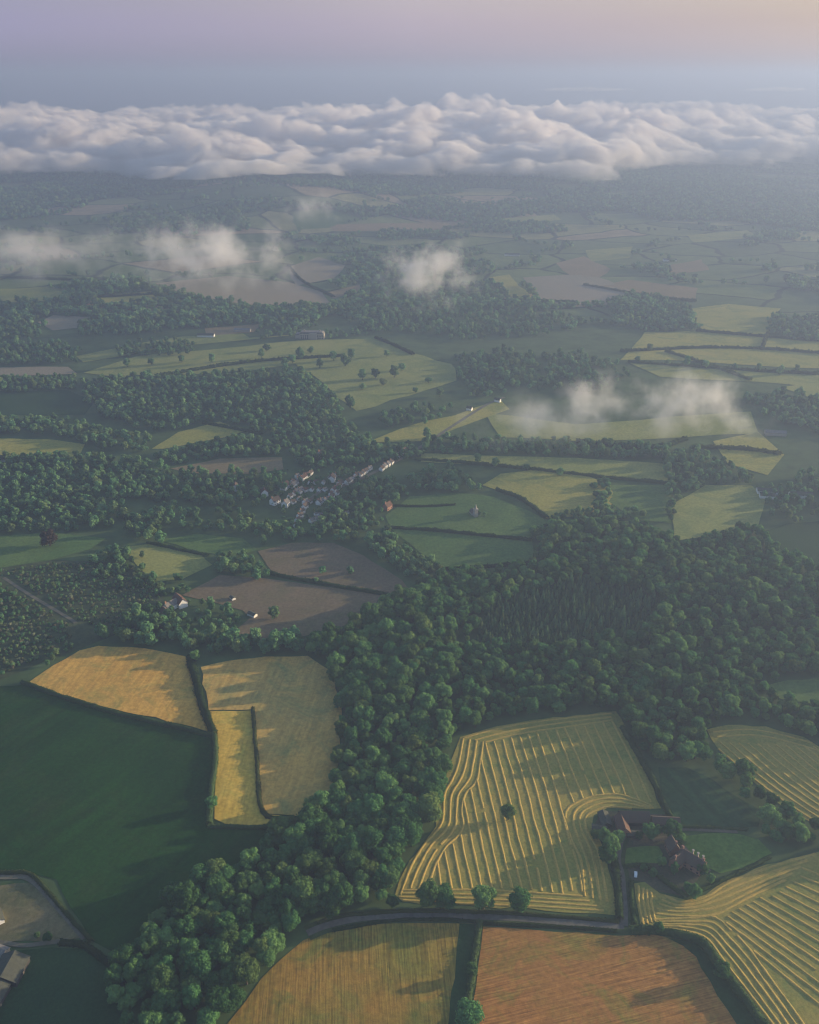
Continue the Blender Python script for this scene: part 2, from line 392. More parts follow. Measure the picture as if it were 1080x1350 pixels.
field('meadow', [(636, 640), (660, 625), (700, 620), (770, 626), (805, 640), (815, 662), (770, 680), (720, 684), (690, 660), (660, 648)], 'lime', .45, 22, 'yellow green meadow north of the church')
field('meadow', [(555, 598), (640, 601), (760, 604), (885, 612), (890, 637), (780, 628), (660, 615), (555, 609)], 'grass2', .45, 25, 'long pasture strip with a line of trees')
field('meadow', [(805, 640), (885, 640), (885, 690), (840, 686), (800, 660)], 'grass', .45, 25, 'shaded meadow before the dark copse')
field('meadow', [(886, 665), (930, 640), (990, 640), (1012, 655), (1000, 692), (930, 707), (888, 714)], 'grass2', .45, 25, 'pale meadow by the corner of the big wood')
field('meadow', [(1002, 703), (1040, 690), (1200, 680), (1200, 775), (1080, 752), (1038, 732)], 'dark_grass_and_shade', .4, 25, 'shaded meadow behind the big wood')  # shade is put into this meadow's dark colour
field('meadow', [(1003, 906), (1040, 897), (1200, 890), (1200, 928), (1080, 930), (1030, 922)], 'grass', .3, 15, 'clearing in the big wood')
PARK = [(110, 492), (180, 470), (300, 459), (400, 449), (500, 446), (540, 465), (595, 480), (602, 502), (540, 522), (470, 542), (440, 522), (420, 500), (390, 480), (330, 489), (250, 494), (160, 499)]
field('parkland', PARK, 'grass2', .5, 40, 'pale parkland dotted with single trees below the mansion', True)
FAR = [
 ([(488, 582), (530, 565), (600, 548), (660, 528), (672, 540), (600, 566), (560, 582), (500, 584)], 'lime', 'bright strip of meadow running to the village'),
 ([(640, 545), (760, 560), (880, 550), (990, 543), (1000, 572), (900, 577), (760, 582), (660, 577)], 'grass2', 'meadow under the low drifting cloud'),
 ([(818, 475), (850, 438), (915, 437), (1000, 443), (1080, 450), (1200, 457), (1200, 500), (1080, 486), (960, 480), (880, 475)], 'lime', 'wide pale meadow crossed by thin hedges'),
 ([(912, 407), (960, 401), (1030, 407), (1012, 441), (930, 438), (915, 425)], 'lime', 'bright square meadow between two copses'),
 ([(830, 479), (930, 486), (1080, 495), (1200, 506), (1200, 530), (1040, 507), (960, 502), (870, 497)], 'grass2', 'meadow below the crossing hedges'),
 ([(1030, 511), (1080, 503), (1200, 507), (1200, 540), (1080, 529)], 'grass2', 'pale meadow at the dark copse'),
 ([(940, 582), (1000, 570), (1034, 600), (1012, 627), (960, 612)], 'lime', 'meadow on the slope by the sheds'),
 ([(790, 377), (830, 369), (920, 380), (918, 397), (850, 389), (800, 382)], 'tan', 'pale stubble beyond the copse'),
 ([(733, 347), (770, 338), (805, 355), (785, 370), (750, 362)], 'tan', 'pale stubble on the far slope'),
 ([(772, 330), (835, 325), (830, 340), (780, 345)], 'grass2', 'pale meadow on the far slope'),
 ([(645, 366), (672, 362), (702, 394), (680, 397)], 'lime', 'bright wedge of meadow beside a grey field'),
 ([(690, 366), (780, 361), (835, 385), (800, 402), (715, 402)], 'pink', 'greyish bare field beside the bright wedge'),
 ([(380, 352), (420, 339), (455, 350), (440, 367), (390, 377)], 'pink', 'small rosy bare field'),
 ([(205, 374), (300, 364), (380, 372), (425, 385), (440, 402), (380, 406), (330, 402), (250, 390)], 'pink', 'large rosy bare field under a drifting cloud'),
 ([(430, 386), (480, 374), (478, 383), (440, 394)], 'tan', 'pale wedge of stubble'),
 ([(50, 425), (70, 416), (122, 419), (115, 431), (70, 436)], 'pink', 'rosy bare field among woods'),
 ([(-100, 386), (60, 379), (85, 386), (80, 397), (-100, 400)], 'grass2', 'meadow bordered by thin hedges'),
 ([(130, 391), (200, 384), (210, 397), (140, 404)], 'lime', 'small bright meadow with hedges'),
 ([(-100, 484), (90, 484), (102, 493), (-100, 497)], 'pink', 'rosy strip below a copse'),
 ([(-100, 518), (90, 515), (125, 530), (112, 547), (-100, 548)], 'dark_grass_and_shade', 'shaded meadow between woods'),  # dark colour stands in for the shade on this meadow
 ([(285, 452), (340, 447), (400, 441), (300, 448), (220, 458)], 'grass2', 'long pale meadow before the mansion'),
 ([(270, 433), (345, 427), (335, 438), (272, 443)], 'tan', 'tan field near the mansion'),
 ([(100, 470), (150, 460), (240, 444), (320, 440), (330, 446), (230, 456), (160, 470), (110, 478)], 'grass2', 'pale meadow curving round a copse'),
 ([(386, 281), (430, 274), (475, 288), (440, 300), (392, 303)], 'grass', 'hill meadow at the end of the wooded ridge'),
 ([(430, 296), (585, 293), (580, 304), (440, 305)], 'tan', 'pale hill meadow'),
 ([(660, 288), (730, 283), (740, 290), (670, 296)], 'grass2', 'pale meadow on the hillside'),
 ([(905, 310), (985, 304), (1000, 313), (915, 320)], 'grass2', 'pale meadow in the far haze'),
 ([(880, 350), (925, 342), (935, 356), (885, 362)], 'tan', 'pale stubble behind far sheds'),
]
for poly, mat, lab in FAR: field('far_field', poly, mat, .6, 60, lab, True)

# ------------------------------------------------------------------ roads, tracks
def ribbon(name, px, width, mat, off, label, cat='road', world=None):
    P = densify(W(smooth_line(px)) if world is None else world, 4, False)
    T = np.gradient(P, axis=0); T /= np.linalg.norm(T, axis=1)[:, None]; Nn = np.stack([-T[:, 1], T[:, 0]], 1)
    rows = [P + Nn * width * s for s in (-.5, -.17, .17, .5)]
    V = []
    for q in rows: V.append(np.stack([q[:, 0], q[:, 1], terrain(q[:, 0], q[:, 1]) + off], 1))
    n = len(P); V = np.concatenate(V); i = np.arange(n - 1)
    F = np.concatenate([np.stack([k * n + i + 1, k * n + i, (k + 1) * n + i, (k + 1) * n + i + 1], 1) for k in range(3)])
    o = mesh_obj(name, V, F, M[mat]); return tag(o, label, cat, kind='structure')
LANE = [(405, 1231), (430, 1221), (470, 1212), (520, 1208), (600, 1208), (680, 1211), (740, 1216), (800, 1221), (822, 1221)]
ribbon('verge', LANE, 10, 'verge', .40, 'grassy verges of the lane between the hedges', 'verge')
ribbon('lane', LANE, 4.2, 'road', .48, 'narrow grey lane between hedges below the striped hay field')
DRIVE = [(823, 1221), (823, 1200), (821, 1175), (819, 1152), (814, 1134), (818, 1110), (825, 1098)]
ribbon('verge', DRIVE, 9, 'verge', .42, 'grassy verges of the farm drive', 'verge')
ribbon('farm_drive', DRIVE, 4.0, 'road', .50, 'grey drive from the lane up to the barns')
ribbon('farm_track', [(886, 1097), (900, 1094), (930, 1095), (972, 1097)], 2.6, 'track', .5, 'pale track along the paddock hedge', 'track')
ribbon('farm_track', [(860, 1108), (880, 1105), (893, 1108), (905, 1122), (925, 1140), (935, 1150)], 3.0, 'track', .5, 'pale track between farmhouse and green paddock', 'track')
ribbon('farm_track', [(-100, 1152), (0, 1157), (35, 1158), (60, 1178), (112, 1238)], 3.2, 'track', .5, 'track inside the hedge of the dry paddock', 'track')
ribbon('farm_track', [(-60, 1240), (0, 1243), (30, 1247), (60, 1244), (90, 1240)], 2.6, 'track', .5, 'track curving above the grey sheds', 'track')
ribbon('farm_track', [(5, 762), (40, 785), (92, 816), (100, 822)], 3.2, 'track', .5, 'pale track through the scrubland', 'track')
ribbon('village_street', [(392, 696), (400, 672), (420, 650), (455, 640), (490, 625), (520, 610), (545, 596), (600, 560), (640, 535), (665, 524)], 5, 'track', .7, 'pale street through the village')

# ------------------------------------------------------------------ leaves, crowns, trunks
def rand_dirs(n, rng, up=0.0):
    d = rng.normal(size=(n, 3)); d[:, 2] += up; return d / np.linalg.norm(d, axis=1)[:, None]
def quads(c, nrm, size, rng):
    n = len(c)
    t = rng.normal(size=(n, 3)); t -= nrm * (t * nrm).sum(1)[:, None]; t /= np.linalg.norm(t, axis=1)[:, None]
    b = np.cross(nrm, t); s = size[:, None]; a = (.65 + .5 * rng.random(n))[:, None]
    V = np.stack([c - t * s, c - b * s * a + nrm * s * .18, c + t * s, c + b * s * a - nrm * s * .18], 1).reshape(-1, 3)
    return V, np.arange(4 * n).reshape(-1, 4)
_ico = {}
def ico(sub):
    if sub not in _ico:
        bm = bmesh.new(); bmesh.ops.create_icosphere(bm, subdivisions=sub, radius=1)
        bm.verts.ensure_lookup_table()
        _ico[sub] = (np.array([v.co[:] for v in bm.verts]), np.array([[v.index for v in f.verts] for f in bm.faces])); bm.free()
    return _ico[sub]
def crown_mesh(name, seed, H, Rr, base, n_lobes, n_leaf, leaf, mat, core=1):
    rng = np.random.default_rng(seed)
    cz = (H + base) / 2; hz = (H - base) / 2
    L = []
    for k in range(n_lobes):
        d = rand_dirs(1, rng, .35)[0]; q = rng.random() ** .4
        r = Rr * rng.uniform(.20, .42)
        c = np.array([d[0] * (Rr - r * .8) * q, d[1] * (Rr - r * .8) * q, cz + d[2] * (hz - r * .75) * q])
        L.append((*c, r, r * rng.uniform(.7, .95)))
    L.append((0, 0, cz - hz * .1, Rr * .62, hz * .7)); L = np.array(L)
    # leaves
    w = L[:, 3] ** 2; k = rng.choice(len(L), n_leaf, p=w / w.sum())
    d = rand_dirs(n_leaf, rng, .35); q = rng.uniform(.78, 1.22, n_leaf)[:, None]
    c = L[k, :3] + d * np.stack([L[k, 3], L[k, 3], L[k, 4]], 1) * q
    nr = d + rng.normal(size=d.shape) * .45; nr /= np.linalg.norm(nr, axis=1)[:, None]
    V, F = quads(c, nr, leaf * rng.uniform(.55, 1.25, n_leaf), rng)
    # inner mass that keeps the crown opaque
    iv, jf = ico(core); VV = [V]; off = len(V); TT = []
    for (x, y, z, r, rz) in L:
        s = iv * (1 + rng.normal(size=len(iv))[:, None] * .08)
        VV.append(s * np.array([r, r, rz]) * .86 + np.array([x, y, z])); TT.append(jf + off); off += len(iv)
    V = np.concatenate(VV); T = np.concatenate(TT)
    me = bpy.data.meshes.new(name); nq, nt = len(F), len(T)
    me.vertices.add(len(V)); me.vertices.foreach_set('co', V.astype(np.float32).ravel())
    me.loops.add(nq * 4 + nt * 3); me.loops.foreach_set('vertex_index', np.concatenate([F.ravel(), T.ravel()]).astype(np.int32))
    me.polygons.add(nq + nt); me.polygons.foreach_set('loop_start', np.concatenate([np.arange(nq) * 4, nq * 4 + np.arange(nt) * 3]).astype(np.int32))
    me.update(calc_edges=True); me.validate(); me.materials.append(mat); return me
def conifer_mesh(name, seed, H, Rr, n_leaf, leaf, mat):
    rng = np.random.default_rng(seed)
    u = rng.random(n_leaf) ** .8; a = rng.uniform(0, 2 * math.pi, n_leaf)
    tier = .8 + .2 * np.cos(u * 50); rr = Rr * (1 - u) ** .85 * tier * rng.uniform(.75, 1.05, n_leaf)
    c = np.stack([np.cos(a) * rr, np.sin(a) * rr, 1.2 + u * (H - 1.2)], 1)
    nr = np.stack([np.cos(a), np.sin(a), .6 + 0 * a], 1) + rng.normal(size=c.shape) * .4; nr /= np.linalg.norm(nr, axis=1)[:, None]
    V, F = quads(c, nr, leaf * rng.uniform(.5, 1.2, n_leaf), rng)
    k = 9; cv = []; 
    for zz, r in ((1.2, .82), (H * .45, .5), (H * .97, .03)):
        for i in range(k): cv.append((math.cos(i / k * 6.283) * r * Rr, math.sin(i / k * 6.283) * r * Rr, zz))
    off = len(V); V = np.concatenate([V, np.array(cv)])
    Q = np.array([[off + t * k + i, off + t * k + (i + 1) % k, off + (t + 1) * k + (i + 1) % k, off + (t + 1) * k + i] for t in range(2) for i in range(k)])
    F = np.concatenate([F, Q])
    o = mesh_obj(name, V, F, mat); me = o.data; bpy.data.objects.remove(o); return me
def trunk_mesh(name, seed, H, r):
    """tapered trunk with three limbs reaching into the crown"""
    rng = random.Random(seed); V = []; F = []
    def tube(pts, rad, k=7):
        b = len(V)
        for (p, q) in zip(pts, rad):
            for i in range(k): V.append((p[0] + math.cos(i / k * 6.283) * q, p[1] + math.sin(i / k * 6.283) * q, p[2]))
        for s in range(len(pts) - 1):
            for i in range(k): F.append((b + s * k + i, b + s * k + (i + 1) % k, b + (s + 1) * k + (i + 1) % k, b + (s + 1) * k + i))
    tube([(0, 0, -.5), (0, 0, .6), (.1, .05, H * .3), (.15, -.1, H * .55), (0, 0, H * .8)], [r * 1.5, r, r * .8, r * .55, r * .15])
    for i in range(3):
        a = i * 2.1 + rng.random(); c, s = math.cos(a), math.sin(a)
        tube([(0, 0, H * .26), (c * 1.2, s * 1.2, H * .42), (c * 2.6, s * 2.6, H * .62)], [r * .55, r * .4, r * .1], 5)
    me = bpy.data.meshes.new(name); me.from_pydata(V, [], F); me.materials.append(M['bark'])
    me.polygons.foreach_set('use_smooth', [True] * len(F)); return me

CROWN = []   # fine crowns for near trees, heights about 14 m
for k, (H, Rr, nl) in enumerate([(14, 6.3, 30), (15, 5.6, 26), (12.5, 6.6, 30), (16, 6.0, 32), (13, 5.2, 24), (14.5, 7.0, 38)]):
    CROWN.append(crown_mesh('crown', 20 + k, H, Rr, 1.6, nl, 5200, .40, M['leaf']))
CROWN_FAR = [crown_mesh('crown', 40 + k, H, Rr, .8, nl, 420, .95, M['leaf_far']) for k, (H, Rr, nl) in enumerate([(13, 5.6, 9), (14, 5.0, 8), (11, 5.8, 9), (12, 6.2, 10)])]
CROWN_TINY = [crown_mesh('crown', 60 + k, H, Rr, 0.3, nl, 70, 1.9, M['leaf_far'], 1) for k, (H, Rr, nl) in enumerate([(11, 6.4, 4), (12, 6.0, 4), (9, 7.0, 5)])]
BEECH = crown_mesh('crown', 90, 19, 8.5, 1, 20, 1400, .9, M['beech'])
FIR = [conifer_mesh('crown', 70 + k, H, Rr, 260, .75, M['needle']) for k, (H, Rr) in enumerate([(10, 2.9), (8.5, 2.7), (11.5, 3.2)])]
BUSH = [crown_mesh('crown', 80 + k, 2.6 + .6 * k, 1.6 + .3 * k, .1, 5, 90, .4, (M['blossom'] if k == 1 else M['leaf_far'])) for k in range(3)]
TRUNK = [trunk_mesh('trunk', 1, 13, .38), trunk_mesh('trunk', 2, 12, .42)]

def tree(name, crown, trunk, loc, rz, s, label, cat, group):
    t = empty(name, loc, rz, s); t.scale = (s, s * rnd.uniform(.88, 1.12), s * rnd.uniform(.8, 1.2)); tag(t, label, cat, group)
    for nm, me in (('crown', crown), ('trunk', trunk)):
        o = bpy.data.objects.new(nm, me); COL.objects.link(o); o.parent = t
    return t

# ------------------------------------------------------------------ hedges
def hedge(px, w, h, label, dens=16, leaf=.45, group=None, wob=.5):
    P = densify(W(smooth_line(px, 5)), 1.5, False)
    seed = int(abs(P[0, 0] * 13 + P[0, 1] * 7)) % 99999
    rng = np.random.default_rng(seed)
    T = np.gradient(P, axis=0); T /= np.linalg.norm(T, axis=1)[:, None] + 1e-9; Nn = np.stack([-T[:, 1], T[:, 0]], 1)
    s = np.arange(len(P)) * 1.5
    hh = h * (.42 + 1.15 * fbm(s / 7 + seed, s * 0 + .5, 3)); ww = w * (.6 + .8 * fbm(s / 7 + seed, s * 0 + 3.5))
    P = P + Nn * ((fbm(s / 11 + seed, s * 0 + 9.5) - .5) * 2 * wob)[:, None]
    # core
    ring = [(-.42, -.4), (-.40, .62), (-.15, .86), (.18, .86), (.40, .62), (.42, -.4)]
    z0 = terrain(P[:, 0], P[:, 1]); V = []
    for (a, b) in ring:
        q = P + Nn * (a * ww)[:, None]; V.append(np.stack([q[:, 0], q[:, 1], z0 + b * hh], 1))
    n = len(P); V = np.concatenate(V); i = np.arange(n - 1); k = len(ring)
    F = np.concatenate([np.stack([j * n + i, j * n + i + 1, ((j + 1) % k) * n + i + 1, ((j + 1) % k) * n + i], 1) for j in range(k)])
    m = int(n * 1.5 * dens); j = rng.integers(0, n, m); a = rng.uniform(-.2, math.pi + .2, m)
    ca, sa = np.cos(a), np.clip(np.sin(a), -.2, 1)
    al = rng.uniform(-.75, .75, m); q = P[j] + T[j] * al[:, None] + Nn[j] * (ca * ww[j] * .5 * rng.uniform(.8, 1.15, m))[:, None]
    c = np.stack([q[:, 0], q[:, 1], z0[j] + np.abs(sa) ** .7 * hh[j] * rng.uniform(.75, 1.1, m)], 1)
    nr = np.concatenate([Nn[j] * ca[:, None], sa[:, None]], 1) + rng.normal(size=(m, 3)) * .45; nr /= np.linalg.norm(nr, axis=1)[:, None]
    LV, LF = quads(c, nr, leaf * rng.uniform(.6, 1.3, m), rng)
    o = mesh_obj('hedge', np.concatenate([V, LV]), np.concatenate([F, LF + len(V)]), M['hedge'])
    return tag(o, label, 'hedge', group)
hedge([(30, 900), (75, 917), (150, 940), (240, 961), (282, 972)], 3.4, 3.2, 'long straight hedge between the golden wedge of wheat and the dark pasture')
hedge([(250, 868), (258, 895), (268, 933), (282, 970)], 6.5, 5, 'thick dark hedge between the wheat wedge and the shaded wheat field')
hedge([(283, 972), (285, 1000), (279, 1050), (276, 1088)], 4, 3.6, 'hedge along the yellow wheat strip and the dark pasture')
hedge([(276, 1090), (330, 1092), (388, 1092)], 3, 2.6, 'low hedge closing the foot of the yellow wheat strip')
hedge([(333, 935), (339, 1000), (347, 1073), (386, 1078)], 3.0, 2.8, 'bent hedge between the yellow strip and the shaded wheat field')
hedge([(420, 1217), (450, 1209), (520, 1203), (600, 1203), (680, 1206), (760, 1211), (814, 1216)], 2.4, 1.9, 'trimmed hedge above the lane, under the striped hay field', 20, .35)
hedge([(440, 1227), (520, 1214), (600, 1214), (626, 1216)], 2.2, 1.6, 'trimmed hedge between the lane and the olive stubble', 20, .35)
hedge([(640, 1218), (700, 1221), (760, 1224), (812, 1228)], 2.4, 1.8, 'trimmed hedge between the lane and the russet stubble', 20, .35)
hedge([(632, 1219), (625, 1270), (614, 1340), (600, 1430)], 4.2, 3.4, 'tall hedge between the olive stubble and the russet stubble')
hedge([(832, 1228), (870, 1229), (918, 1241), (940, 1264), (975, 1312), (1005, 1352), (1050, 1430)], 5.0, 4.6, 'thick hedge bending round the corner of the russet stubble')
hedge([(803, 1118), (811, 1140), (814, 1170), (817, 1213)], 4.5, 3.5, 'tall hedge on the hay field side of the farm drive')
hedge([(832, 1163), (832, 1190), (836, 1218)], 3.2, 2.6, 'short hedge on the wheat side of the farm drive')
hedge([(824, 1144), (848, 1142), (862, 1150), (880, 1166), (906, 1184)], 3.0, 2.6, 'garden hedge slanting down from the lawn', 18, .4)
hedge([(820, 960), (838, 990), (856, 1022), (872, 1055), (884, 1078)], 4.2, 3.6, 'hedge between the lone tree hay field and the dark leafy crop')
hedge([(896, 1091), (930, 1092), (985, 1094)], 2.2, 1.8, 'thin hedge between the dark leafy crop and the pale track', 18, .35)
hedge([(922, 1176), (940, 1168), (962, 1157), (1015, 1131)], 2.4, 2.0, 'hedge between the green paddock and the fanned hay field', 18, .4)
hedge([(-120, 1147), (0, 1151), (38, 1152), (62, 1174), (90, 1208), (122, 1242)], 2.6, 2.2, 'bent hedge between the dark pasture and the dry paddock', 20, .35)
hedge([(80, 1244), (112, 1248), (150, 1278), (160, 1300)], 4, 3, 'ragged hedge at the back of the dark paddock')
hedge([(352, 756), (390, 764), (430, 771), (512, 785)], 4, 3.2, 'thin hedge between the two brown bare fields', 9, .7)
hedge([(195, 716), (240, 726), (275, 733)], 4, 3, 'hedge between the tan meadow and the green meadow', 9, .7)
hedge([(508, 696), (570, 700), (640, 707), (700, 713)], 4, 3.4, 'hedge across the church meadow, nearer line', 9, .7)
hedge([(512, 667), (560, 668), (600, 666)], 3, 2, 'low hedge in the church meadow beside the tower', 9, .7)
hedge([(582, 752), (650, 747), (706, 743)], 4, 3, 'hedge between the church meadow and the big wood', 9, .7)
hedge([(655, 646), (690, 660), (722, 684)], 5, 4, 'curved hedge between the church meadow and the yellow green meadow', 9, .7)
hedge([(548, 606), (660, 615), (780, 628), (882, 638)], 4, 3.4, 'long straight hedge along the pasture strip with single trees', 7, .9)
hedge([(268, 558), (300, 564), (345, 573)], 5, 4, 'hedge at the tip of the bright wedge of meadow', 6, 1.0)
FARH = [([(818, 464), (880, 461), (940, 459), (1010, 461), (1100, 468)], 'hedge crossing the wide pale meadow from side to side'), ([(1012, 440), (1004, 462)], 'short hedge joining two meadow hedges'),
        ([(878, 464), (930, 480), (990, 502)], 'slanting hedge across the wide pale meadow'), ([(918, 437), (1000, 444), (1100, 452)], 'hedge along the top of the wide pale meadow'),
        ([(828, 478), (930, 485), (1080, 494)], 'hedge below the slanting meadow hedge'), ([(495, 446), (520, 456), (545, 468)], 'hedge beside the parkland'),
        ([(100, 394), (140, 392), (205, 388)], 'thin hedge of the small bright meadow'), ([(0, 366), (80, 369), (150, 372)], 'thin hedge under the low mist'),
        ([(645, 396), (700, 397), (760, 399)], 'thin hedge at the foot of the bright wedge'), ([(770, 376), (850, 390), (918, 398)], 'hedge below the pale stubble'),
        ([(760, 583), (860, 590), (905, 580)], 'hedge behind the low drifting cloud'), ([(920, 590), (990, 594), (1030, 600)], 'hedge across the meadow by the sheds'),
        ([(380, 350), (400, 372), (440, 392)], 'hedge between the rosy bare fields'), ([(205, 497), (330, 478), (450, 470)], 'thin hedge through the parkland')]
for q, lab in FARH: hedge(q, 6, 5, lab, 3.0, 1.7)

# ------------------------------------------------------------------ windrows of cut hay
def resample(P, n):
    P = np.array(P, float); d = np.r_[0, np.cumsum(np.linalg.norm(np.diff(P, axis=0), axis=1))]
    t = np.linspace(0, d[-1], n); return np.stack([np.interp(t, d, P[:, 0]), np.interp(t, d, P[:, 1])], 1)
def family(L0, L1, n, skip0=False):
    a = resample(smooth_line(L0), 40); b = resample(smooth_line(L1), 40)
    return [a + (b - a) * (k / (n - 1)) for k in range(1 if skip0 else 0, n)]
def windrows(lines, clip, label, w=1.9, h=.40, cuts=()):
    V = []; F = []; prof = [(-.5, -.3), (-.33, .6), (-.08, 1.), (.16, .92), (.36, .5), (.5, -.3)]
    rng = np.random.default_rng(len(lines)); base = 0
    cl = W(clip); holes = [W(c) for c in cuts]
    for ln in lines:
        P = densify(W(ln), 1.6, False)
        ok = inside(P[:, 0], P[:, 1], cl)
        for c in holes: ok &= ~inside(P[:, 0], P[:, 1], c)
        T = np.gradient(P, axis=0); T /= np.linalg.norm(T, axis=1)[:, None] + 1e-9; Nn = np.stack([-T[:, 1], T[:, 0]], 1)
        n = len(P); s = np.arange(n) * 1.6; sd = rng.uniform(0, 200)
        P = P + Nn * ((fbm(s / 14 + sd, s * 0 + .5) - .5) * 1.3)[:, None]
        hh = h * (.25 + 1.5 * fbm(s / 2.6 + sd, s * 0 + 2.5, 4)); ww = w * (.55 + .9 * fbm(s / 3 + sd, s * 0 + 6.5, 4))
        ok &= fbm(s / 6 + sd, s * 0 + 8.5, 2) > .16
        z0 = terrain(P[:, 0], P[:, 1]) + .25
        X = np.stack([np.stack([P[:, 0] + Nn[:, 0] * a * ww, P[:, 1] + Nn[:, 1] * a * ww, z0 + b * hh * (1 + .12 * rng.normal(size=n) * (b > 0))], 1) for a, b in prof], 1)
        V.append(X.reshape(-1, 3)); i = np.nonzero(ok[:-1] & ok[1:])[0]; k = len(prof)
        for j in range(k - 1): F.append(np.stack([base + i * k + j, base + (i + 1) * k + j, base + (i + 1) * k + j + 1, base + i * k + j + 1], 1))
        base += n * k
    o = mesh_obj('cut_hay', np.concatenate(V), np.concatenate(F)[:, ::-1], M['windrow'])
    return tag(o, label, 'cut hay', kind='stuff')
L0 = [(640, 980), (658, 1050), (672, 1110), (688, 1172)]; L1 = [(708, 966), (722, 1010), (735, 1050), (744, 1085), (753, 1115), (763, 1150), (768, 1182)]
H0 = [(611, 974), (604, 1010), (595, 1030), (586, 1048), (584, 1080), (577, 1094), (560, 1112), (545, 1137), (533, 1165), (528, 1180)]
H1 = [(637, 978), (632, 1010), (628, 1030), (613, 1048), (609, 1070), (611, 1088), (604, 1102), (588, 1116), (574, 1140), (564, 1170)]
ARC1 = [(860, 1063), (836, 1054), (814, 1048), (777, 1051), (751, 1064), (746, 1081), (753, 1105), (764, 1129), (768, 1151), (771, 1182)]
ARC3 = [(866, 1069), (836, 1066), (814, 1064), (795, 1065), (775, 1074), (771, 1086), (777, 1102), (788, 1120), (793, 1144), (801, 1190)]
inner = H1 + [(564, 1172), (770, 1180)] + ARC1[::-1] + [(872, 1066), (845, 1000), (812, 938), (800, 950), (720, 963)]
rowsA = [ln for ln in family(L0, L1, 7)]
rowsA_in = family([(720, 964), (738, 1010), (752, 1048), (758, 1062)], [(806, 948), (832, 1000), (858, 1058)], 8)
shift = [np.array(resample(smooth_line(L0), 40)) + np.array([-11.2 * k - .0 * k, 0]) - np.outer(np.linspace(0, 1, 40), [2.0 * k, 0]) for k in range(1, 9)]
edge = family(H0, H1, 4) + family([(612, 973), (660, 960), (720, 950), (806, 941)], [(640, 979), (670, 971), (720, 962), (806, 950)], 3) \
     + family([(530, 1174), (640, 1174), (768, 1182)], [(524, 1187), (640, 1192), (796, 1201)], 4) + family(ARC1, ARC3, 4)
right_edge = [(812, 945), (836, 1000), (862, 1058)]
o1 = windrows(rowsA_in + rowsA + shift, inner, 'straight rows of golden cut hay around the lone tree')
o2 = windrows(edge, A_POLY, 'curving headland rows of golden cut hay along wood and farm')
rowsB = family([(937, 978), (1000, 1032), (1070, 1080), (1160, 1128)], [(1085, 985), (1150, 1035), (1230, 1090)], 13)
rowsB += family([(940, 965), (990, 962), (1050, 974), (1150, 1005)], [(945, 972), (1000, 970), (1060, 984), (1150, 1015)], 2)
windrows(rowsB, B_POLY, 'slanting rows of golden cut hay under the big wood')
fan = family([(960, 1108), (1050, 1142), (1120, 1170), (1230, 1213)], [(930, 1207), (985, 1248), (1060, 1308), (1090, 1332), (1200, 1418)], 14)
cur = family([(862, 1213), (905, 1211), (942, 1210), (962, 1226), (988, 1252), (1014, 1288), (1050, 1338), (1110, 1425)], [(868, 1224), (905, 1228), (932, 1238), (952, 1264), (984, 1305), (1012, 1342), (1030, 1370), (1066, 1430)], 5)
up = family([(862, 1204), (885, 1207), (912, 1208), (945, 1205), (985, 1184), (1035, 1160)], [(876, 1181), (900, 1190), (932, 1182), (962, 1163), (1010, 1145), (1075, 1126)], 5)
lft = family([(842, 1168), (842, 1190), (848, 1220)], [(858, 1176), (860, 1195), (864, 1215)], 4)
fan_clip = [(1066, 1136), (1200, 1108), (1280, 1430), (1120, 1430), (1050, 1336), (1014, 1285), (985, 1245), (960, 1221), (950, 1210), (990, 1190), (1036, 1166)]
windrows(fan, fan_clip, 'fanned straight rows of golden cut hay below the farmhouse')
windrows(cur + up + lft, C_POLY, 'sweeping curved rows of golden cut hay below the farmhouse')

# ------------------------------------------------------------------ woods
TREES = []      # x, y, scale, section
def scatter(px, spacing, sec, smin=.75, smax=1.2, keep=1., seed=0, avoid=()):
    P = W(px); rng = np.random.default_rng(seed + int(abs(P[0, 0])) % 9999)
    lo, hi = P.min(0), P.max(0)
    gx, gy = np.meshgrid(np.arange(lo[0], hi[0], spacing), np.arange(lo[1], hi[1], spacing * .9))
    gx = gx + (np.arange(gx.shape[0]) % 2)[:, None] * spacing * .5
    x = gx.ravel() + rng.uniform(-.42, .42, gx.size) * spacing; y = gy.ravel() + rng.uniform(-.42, .42, gx.size) * spacing
    ok = inside(x, y, P) & (rng.random(x.size) < keep)
    for a in avoid: ok &= ~inside(x, y, W(a))
    s = rng.uniform(smin, smax, x.size) * (.82 + .36 * vnoise(x / 45, y / 45))
    return np.stack([x, y, s], 1)[ok]
W1 = [(150, 1440), (150, 1300), (185, 1242), (240, 1180), (330, 1134), (380, 1099), (402, 1079), (436, 1047), (448, 1002), (450, 930), (436, 886), (408, 862), (420, 845), (470, 832), (500, 800), (560, 785), (612, 800), (602, 880), (600, 970), (588, 1010), (578, 1050), (571, 1088), (548, 1114), (530, 1143), (516, 1178), (520, 1196), (462, 1203), (415, 1218), (385, 1238), (340, 1285), (300, 1342), (258, 1430)]
CONI = [(650, 800), (760, 765), (870, 790), (845, 845), (700, 862), (620, 850)]
W2 = [(560, 785), (590, 757), (660, 752), (705, 742), (703, 704), (750, 694), (830, 691), (875, 704), (900, 718), (960, 702), (985, 692), (1008, 708), (1036, 734), (1080, 754), (1200, 778), (1200, 885), (1040, 893), (1000, 905), (1030, 926), (1080, 934), (1200, 938), (1200, 1005), (1080, 978), (1010, 953), (960, 950), (930, 958), (936, 985), (925, 1012), (900, 1003), (868, 1005), (850, 997), (830, 955), (812, 932), (700, 943), (640, 955), (602, 968), (602, 880), (612, 800)]
W1a = scatter(W1, 8.4, 'near', .64, 1.2)
